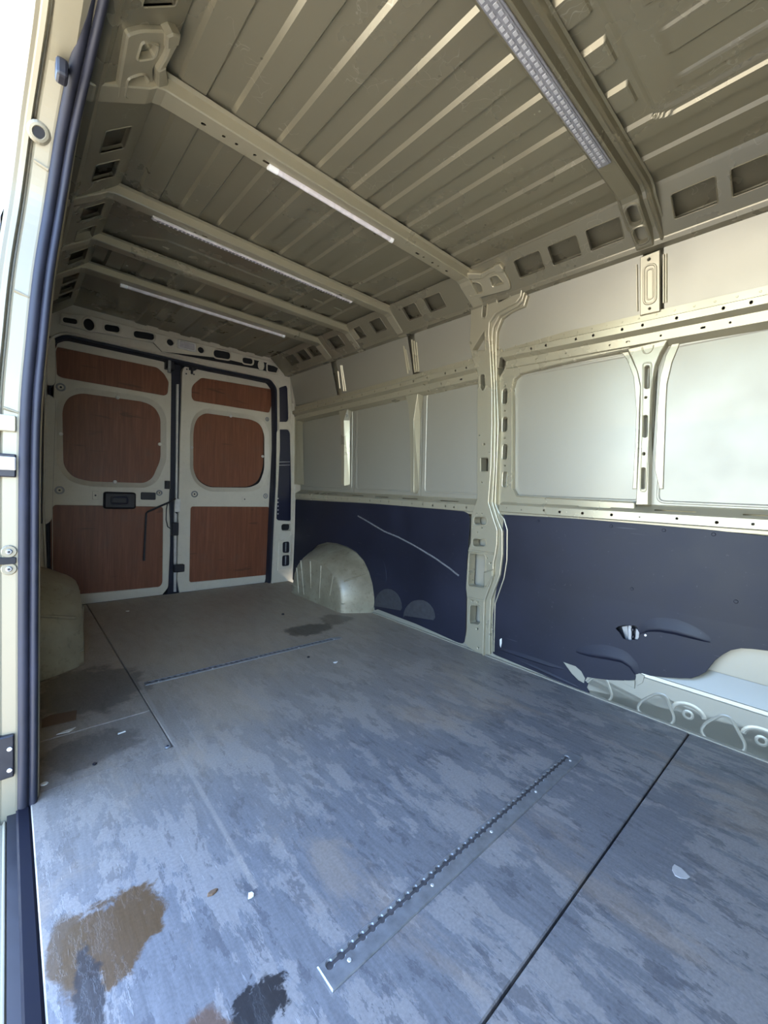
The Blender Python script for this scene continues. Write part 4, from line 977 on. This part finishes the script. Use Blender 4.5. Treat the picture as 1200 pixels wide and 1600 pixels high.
# ================================================================== WHEEL ARCHES
def arch(mir, label):
    out = [(2.215, 0.0), (2.225, 0.10), (2.25, 0.195), (2.295, 0.275), (2.36, 0.345), (2.45, 0.395), (2.56, 0.420), (2.70, 0.428), (2.84, 0.420), (2.96, 0.385), (3.06, 0.315), (3.12, 0.22), (3.15, 0.11), (3.16, 0.0)]
    inn = [(2.330, 0.0), (2.333, 0.075), (2.345, 0.14), (2.375, 0.205), (2.425, 0.255), (2.50, 0.300), (2.58, 0.328), (2.70, 0.336), (2.82, 0.325), (2.90, 0.29), (2.96, 0.235), (3.00, 0.165), (3.02, 0.08), (3.025, 0.0)]
    X = (lambda x: x) if not mir else (lambda x: 2 * XC - x + 0.035)
    vs = []; fs = []; n = len(out); rows = []
    cy_ = 2.68
    for k, (x, w, sc) in enumerate(((1.962, 0.0, 1.0), (1.85, 0.45, 1.0), (1.775, 0.86, 1.0), (1.752, 1.0, 0.985), (1.745, 1.0, 0.95), (1.742, 1.0, 0.80))):
        row = []
        for i in range(n):
            y = out[i][0] * (1 - w) + inn[i][0] * w; z = out[i][1] * (1 - w) + inn[i][1] * w
            y = cy_ + (y - cy_) * sc; z = z * (sc if sc < 0.9 else (1 - (1 - sc) * 0.7))
            row.append(len(vs)); vs.append((X(x), y, z))
        rows.append(row)
    for r0, r1 in zip(rows, rows[1:]):
        for i in range(n - 1): fs.append((r0[i], r0[i + 1], r1[i + 1], r1[i]))
    c = len(vs); vs.append((X(1.738), cy_, 0.10))
    last = rows[-1]
    for i in range(n - 1): fs.append((last[i], last[i + 1], c))
    fs.append((last[-1], last[0], c))
    o = link('wheel_arch', mesh(vs, fs), 'arch', smooth=False)
    for p in o.data.polygons: p.use_smooth = True
    o.data.set_sharp_from_angle(angle=math.radians(32))
    tag(o, label, 'wheel arch', 'wheel arches')
    # pressed creases on the inner side, base flange, top rib
    for y, z0, z1, lean in ((2.60, 0.05, 0.295, 0.0), (2.72, 0.10, 0.305, 0.03), (2.82, 0.03, 0.29, 0.07), (2.90, 0.02, 0.22, 0.05), (2.47, 0.10, 0.25, -0.03)):
        a, b = (y, z0), (y + lean, z1)
        link('crease', ribbon([a, b], [(-0.008, 0.0), (-0.002, 0.006), (0.002, 0.006), (0.008, 0.0)], lambda p, q, d: (X(1.743 - d), p, q)), 'arch', o)
    for zz, r_ in ((0.065, 0.004), (0.012, 0.005)):
        path = [(2.228 if zz > 0.03 else 2.222, 1.955), (2.334, 1.752), (3.02, 1.743)]
        link('seam', tube([(X(x), y, zz) for y, x in path], r_, 6), 'arch', o)
    rp = []
    for w in (0.15, 0.5, 0.86):
        y = 2.295 * (1 - w) + 2.375 * w; z = 0.275 * (1 - w) + 0.205 * w; x = 1.962 - 0.22 * w * 0.97
        rp.append((X(x), y - 0.004, z + 0.004))
    link('rib', tube(rp, [0.004, 0.009, 0.006], 8), 'arch', o)
    return o
arch(False, 'rusty dust-streaked wheel arch box in front of the right lining sheet')
arch(True, 'dented wheel arch box at the left behind the black door seal')

# ================================================================== LASHING TRACKS IN THE FLOOR
def track(p0, p1, label, wid=0.046, lob=0.0072, side=0.010):
    """recessed plate with a scalloped slot"""
    a, b = Vector(p0), Vector(p1); e = (b - a).normalized(); n_ = Vector((-e.y, e.x)); L_ = (b - a).length
    P = lambda s, t, d: (*(a + e * s + n_ * t), d)
    pitch = 0.0254; N = int((L_ - 0.03) / pitch); up, dn = [], []
    for k in range(N):
        c = 0.02 + k * pitch
        for j in range(5):
            t = math.pi * (0.15 + 0.7 * j / 4); up.append((c - lob * math.cos(t), side + lob * math.sin(t))); dn.append((c - lob * math.cos(t), side - lob * math.sin(t)))
    slot_ = up + dn[::-1]
    o = link('lashing_track', plate([rect(0, -wid / 2 - 0.004, L_, wid / 2 - 0.004 + 0.004), slot_], P, 0.0035, 0.005, 0.002), 'steel')
    tag(o, label, 'lashing track', 'lashing tracks let into the floor')
    link('channel', plate([rect(0.004, side - lob - 0.002, L_ - 0.004, side + lob + 0.002)], P, 0.0004, 0.0004), 'channel', o, label='dirty channel under the slot')
    for k in range(5):
        screw('rivet', P, L_ * (0.05 + 0.225 * k), side - lob - 0.010, 0.0035, 0.004, 'alu', o, 0.0015)
    return o
track(at_z(506, 1530, 0), at_z(898, 1179, 0), 'long scalloped steel track in the floor nearest the camera')
track(at_z(226, 1069, 0), at_z(531, 996, 0), 'long scalloped steel track in the floor between the wheel arches', 0.030, 0.0075, 0.004)

# ================================================================== LIGHT STRIPS ON THE BOWS
def light_strip(x0, x1, y, z, label, w=0.026, style='tube', chips=0, cover='diffuser', chip='led'):
    t = empty('strip_light', ((x0 + x1) / 2, y, z), label, 'light', 'strip lights on the roof bows')
    if style == 'tube':
        n = 10; prof = [(w / 2 * math.cos(math.pi * k / n), -w * 0.55 * math.sin(math.pi * k / n)) for k in range(n + 1)]
        vs = [(x, y + a, z + b) for x in (x0 + 0.03, x1) for a, b in prof]; m = n + 1
        fs = [(i, i + 1, m + i + 1, m + i) for i in range(n)] + [tuple(range(m))[::-1], tuple(range(m, 2 * m))]
        link('diffuser', mesh(vs, fs), 'diffuser', t, smooth=False)
        prof2 = [(a * 1.12, b * 1.12) for a, b in prof]
        for xa, xb in ((x0, x0 + 0.034), (x1 - 0.012, x1 + 0.004)):
            vs = [(x, y + a, z + b) for x in (xa, xb) for a, b in prof2]
            link('end_cap', mesh(vs, fs), 'white', t)
    else:
        link('channel', boxm((x0, y - w / 2, z - 0.006), (x1, y + w / 2, z), 0.002), 'alu' if cover == 'diffuser' else 'clear', t)
        link('diffuser', boxm((x0 + 0.004, y - w * 0.40, z - 0.0095), (x1 - 0.004, y + w * 0.40, z - 0.005), 0.0015), cover, t)
        first = None; d = (x1 - x0 - 0.03) / chips
        for k in range(chips):
            for r in ((-1, 1) if style == 'double' else (0,)):
                loc = (x0 + 0.015 + (k + 0.5 + 0.25 * r) * d, y + r * w * 0.20, z - 0.0105)
                if first is None:
                    s = (min(0.011, d * 0.6), w * (0.22 if style == 'double' else 0.34), 0.003)
                    first = link('led', boxm([-q / 2 for q in s], [q / 2 for q in s]), chip, t, origin=(0, 0, 0)); first.location = Vector(loc) - t.location; first['wpos'] = list(loc)
                else: copy_part(first, t, loc)
    return t
light_strip(0.50, 1.395, 0.5815, 1.9295, 'flat clear light strip with two rows of dots on the roof bow nearest the camera', 0.040, 'double', 44, 'clear', 'ledlight')
light_strip(0.640, 1.200, 1.356, 1.9295, 'slim tube light with white end cap on the roof bow by the broad pillar', 0.020, 'tube')
light_strip(0.430, 1.440, 1.942, 1.9295, 'long thin light strip with a row of dots, second roof bow behind the pillar bow', 0.024, 'single', 60)
light_strip(0.455, 1.440, 2.722, 1.9295, 'short faint light strip on the rearmost roof bow', 0.024, 'tube')
# lamp in the header
lmp = empty('interior_lamp', (*[at_y(292, 549, HY)[0]], HY, at_y(292, 549, HY)[1]), 'small rectangular grey interior lamp in the header over the rear doors', 'lamp')
lq = rpx([(277, 530), (306, 536.5), (306, 551), (277, 544)], HY)
link('housing', plate([rnd(lq, 0.01, 3)], RP(HY), 0.010, 0.009, 0.004), 'alu', lmp)
lq2 = rpx([(280, 533), (303, 538.5), (303, 548), (280, 542.5)], HY)
link('lens', plate([rnd(lq2, 0.008, 3)], RP(HY), 0.013, 0.006, 0.003), 'lamp', lmp)

# ================================================================== SLIDING DOOR OPENING: jamb and rubber seal
# outer edge of the seal, measured: (x, y, z)
SE = [(0.014, 1.40, -0.30), (0.0205, 1.40, 0.0), (0.0205, 1.40, 0.60), (0.0225, 1.40, 1.0), (0.035, 1.40, 1.22), (0.0475, 1.40, 1.38), (0.064, 1.40, 1.52), (0.0735, 1.385, 1.60), (0.084, 1.335, 1.69), (0.095, 1.25, 1.755), (0.103, 1.13, 1.790), (0.106, 0.95, 1.800), (0.106, 0.5, 1.800), (0.106, -0.2, 1.800)]
def cat(pts, n=5):
    pts = [Vector(p) for p in pts]; out = []
    for i in range(len(pts) - 1):
        p0, p1, p2, p3 = pts[max(i - 1, 0)], pts[i], pts[i + 1], pts[min(i + 2, len(pts) - 1)]
        for k in range(n):
            t = k / n; out.append(0.5 * ((2 * p1) + (p2 - p0) * t + (2 * p0 - 5 * p1 + 4 * p2 - p3) * t * t + (3 * p1 - p0 - 3 * p2 + p3) * t ** 3))
    return out + [pts[-1]]
SP = cat(SE)
def swept(sec, path=SP):
    """section of (inward across x, back along the opening) swept up the opening's edge"""
    vs = []; m = len(sec); N = len(path)
    for i, p in enumerate(path):
        t = (path[min(i + 1, N - 1)] - path[max(i - 1, 0)]).normalized()
        inn_ = Vector((1, 0, 0)); inn_ = (inn_ - t * t.dot(inn_)).normalized()
        bk = inn_.cross(t).normalized()
        if i == 0: s0 = 1 if bk.y > 0 else -1
        bk = bk * s0
        for a, b in sec: vs.append(p + inn_ * a + bk * b)
    fs = [(i * m + k, i * m + k + 1, (i + 1) * m + k + 1, (i + 1) * m + k) for i in range(N - 1) for k in range(m - 1)]
    return mesh(vs, fs)
def lobe(c0, r0, a0, a1, n=8): return [(c0[0] + r0[0] * math.cos(math.radians(a0 + (a1 - a0) * k / n)), c0[1] + r0[1] * math.sin(math.radians(a0 + (a1 - a0) * k / n))) for k in range(n + 1)]
seal_sec = lobe((0.0115, 0.004), (0.0115, 0.013), 180, 345) + [(0.0235, 0.002)] + lobe((0.0325, 0.000), (0.0085, 0.012), 195, 360) + [(0.040, 0.03)]
sl = link('door_seal', swept(seal_sec), 'rubber', smooth=True)
tag(sl, 'black double-lipped rubber seal along the rear edge of the sliding door opening', 'seal')
jamb = link('door_jamb', swept([(0.040, 0.034), (0.000, 0.012), (-0.004, 0.012), (-0.030, 0.016), (-0.034, 0.022), (-0.036, 0.034), (-0.039, 0.034), (-0.041, 0.020), (-0.044, 0.014), (-0.052, 0.016), (-0.055, 0.020), (-0.062, 0.020), (-0.070, 0.030), (-0.072, 0.10)]), 'paint_dimmed', wl, label='bright outer jamb of the sliding door opening')
def jat(u, v_, y=1.42): return at_y(u, v_, y)
JP = RP(1.412)
# hole, cross seams, bracket bolts on the jamb
jc, jn = Vector((0.0555, 1.352, 1.689)), Vector((0.0, -0.85, -0.53)).normalized()
je1 = Vector((1, 0, 0)); je2 = jn.cross(je1).normalized()
JHP = lambda a, b, d: tuple(jc + je1 * a + je2 * b + jn * d)
hole_ = rnd([(-0.010, -0.009), (0.003, -0.013), (0.012, 0.0), (0.009, 0.011), (-0.004, 0.013), (-0.012, 0.003)], 0.008, 3)
link('jamb_boss', ribbon(hole_ if area(hole_) > 0 else hole_[::-1], [(-0.012, 0.001), (-0.007, 0.005), (-0.002, 0.006), (0.001, 0.002)], JHP, True), 'paint_dimmed', jamb)
link('jamb_hole', plate([hole_], JHP, 0.0045, 0.004), 'void', jamb)
for vv in (250, 455, 640):
    zz = at_y(30, vv, 1.41)[1]; xs_ = [p for p in SP if p.z <= zz][-1]
    link('jamb_seam', ribbon([(xs_.x - 0.030, zz), (xs_.x - 0.002, zz - 0.008)], [(-0.004, 0.0), (-0.001, 0.004), (0.002, 0.004), (0.004, 0.0)], RP(xs_.y + 0.014)), 'paint_dimmed', jamb)
# latch hardware low on the jamb, level with what the photograph shows
def jplate(name, u0, v0, u1, v1, dep, mat, y=1.408, r=0.003, label=None):
    (x0, z1), (x1, z0) = at_y(u0, v0, y), at_y(u1, v1, y)
    return link(name, plate([rnd(rect(min(x0, x1), min(z0, z1), max(x0, x1), max(z0, z1)), r, 3)], RP(y + 0.006), dep + 0.006, dep + 0.01, min(0.003, dep * 0.5)), mat, jamb, label=label)
jplate('track_cover', -60, 640, 25, 675, 0.004, 'paint')
jplate('centre_rail', -60, 704, 25, 746, 0.006, 'black')
jplate('rail_lip', -60, 709, 25, 735, 0.012, 'alu')
jplate('sliding_slot', -60, 875, 25, 881, 0.002, 'void')
sp_ = jplate('striker_plate', -40, 1163, 22, 1212, 0.006, 'black', label='black striker plate with two pale bolts')
for v_ in (1171, 1204): link('bolt', plate([circ(*at_y(15, v_, 1.40), 0.0055, n=10)], RP(1.402), 0.003, 0.004, 0.001), 'alu', sp_)
for v_ in (862, 889):
    c_ = at_y(14, v_, 1.41)
    pad = link('bolt_pad', plate([circ(*c_, 0.016, n=16)], RP(1.412), 0.004, 0.006, 0.002), 'paint_dimmed', jamb)
    link('bolt', plate([circ(*c_, 0.007, n=10)], RP(1.412), 0.008, 0.008, 0.002), 'steel', pad)
    link('bolt_recess', plate([circ(*c_, 0.003, n=8)], RP(1.412), 0.0085, 0.001), 'black', pad)
jplate('guide_block', -40, 1330, 20, 1372, 0.006, 'black')
# black plug high on the outer edge
pu = at_y(96, 105, 1.2)
link('rubber_plug', boxm((pu[0] - 0.010, 1.19, pu[1] - 0.022), (pu[0] + 0.012, 1.225, pu[1] + 0.016), 0.006), 'black', jamb)
# inner edge of the C-pillar on the left, rear of the seal
link('inner_flange', swept([(0.036, 0.012), (0.043, 0.014), (0.046, 0.035), (0.046, 0.10)]), 'paint', wl)

# ================================================================== BITS LYING ON THE FLOOR
def bit(name, u, v_, pts, h, mat, label, cat, group=None, z=0.0):
    x, y = at_z(u, v_, z)
    me = plate([[(x + a, y + b) for a, b in pts]], FP, z + h, h, h * 0.4)
    return tag(link(name, me, mat), label, cat, group)
def blobpts(r, seed, n=7, asp=1.0):
    q = random.Random(seed); return [(r * asp * q.uniform(.6, 1.1) * math.cos(2 * math.pi * k / n), r * q.uniform(.6, 1.1) * math.sin(2 * math.pi * k / n)) for k in range(n)]
bit('cardboard_scrap', 92, 1123, [(-0.05, -0.035), (0.045, -0.045), (0.055, 0.03), (-0.02, 0.045), (-0.045, 0.03)], 0.0015, 'brownscrap', 'rust-brown scrap lying near the left wheel arch', 'scrap', z=-0.001)
bit('paper_scrap', 102, 1143, [(-0.025, -0.006), (0.01, -0.012), (0.03, 0.008), (-0.005, 0.004)], 0.002, 'scrap', 'narrow pale paper scrap beside the rust-brown scrap', 'scrap', z=-0.001)
bit('paper_scrap', 190, 1145, [(-0.012, -0.005), (0.012, -0.002), (0.012, 0.005), (-0.010, 0.004)], 0.002, 'scrap', 'small white scrap on the floor between seal and rear track', 'scrap', z=-0.002)
bit('paper_scrap', 70, 1225, blobpts(0.011, 4), 0.003, 'scrap', 'small white flake on the floor close to the door seal', 'scrap', z=-0.003)
bit('paper_scrap', 392, 1400, blobpts(0.008, 5), 0.003, 'scrap', 'tiny white flake on the floor left of the near track', 'scrap')
bit('wood_chip', 524, 1035, blobpts(0.009, 6, asp=1.6), 0.003, 'scrap', 'pale wood chip just in front of the rear track', 'chip')
bit('wood_chip', 200, 955, blobpts(0.012, 8), 0.003, 'scrap', 'lone pale chip near the foot of the left rear door', 'chip')
bit('stone_crumb', 482, 1027, blobpts(0.008, 9), 0.005, 'black', 'dark crumb just in front of the rear track', 'crumb')
bit('stone_crumb', 148, 1194, blobpts(0.007, 10), 0.004, 'black', 'dark crumb left of the screw in the floor joint', 'crumb', z=-0.003)
bit('stone_crumb', 442, 960, blobpts(0.013, 11), 0.006, 'black', 'dark crumb far back beside the wheel arch', 'crumb')
bit('wood_chip', 332, 1395, blobpts(0.007, 12, asp=2.0), 0.004, 'brownscrap', 'dark brown splinter left of the tiny white flake', 'chip')
bit('tape_scrap', 1062, 1363, blobpts(0.022, 13, 9), 0.0012, 'alu', 'greyish stuck flake on the floor right of the near joint', 'scrap')
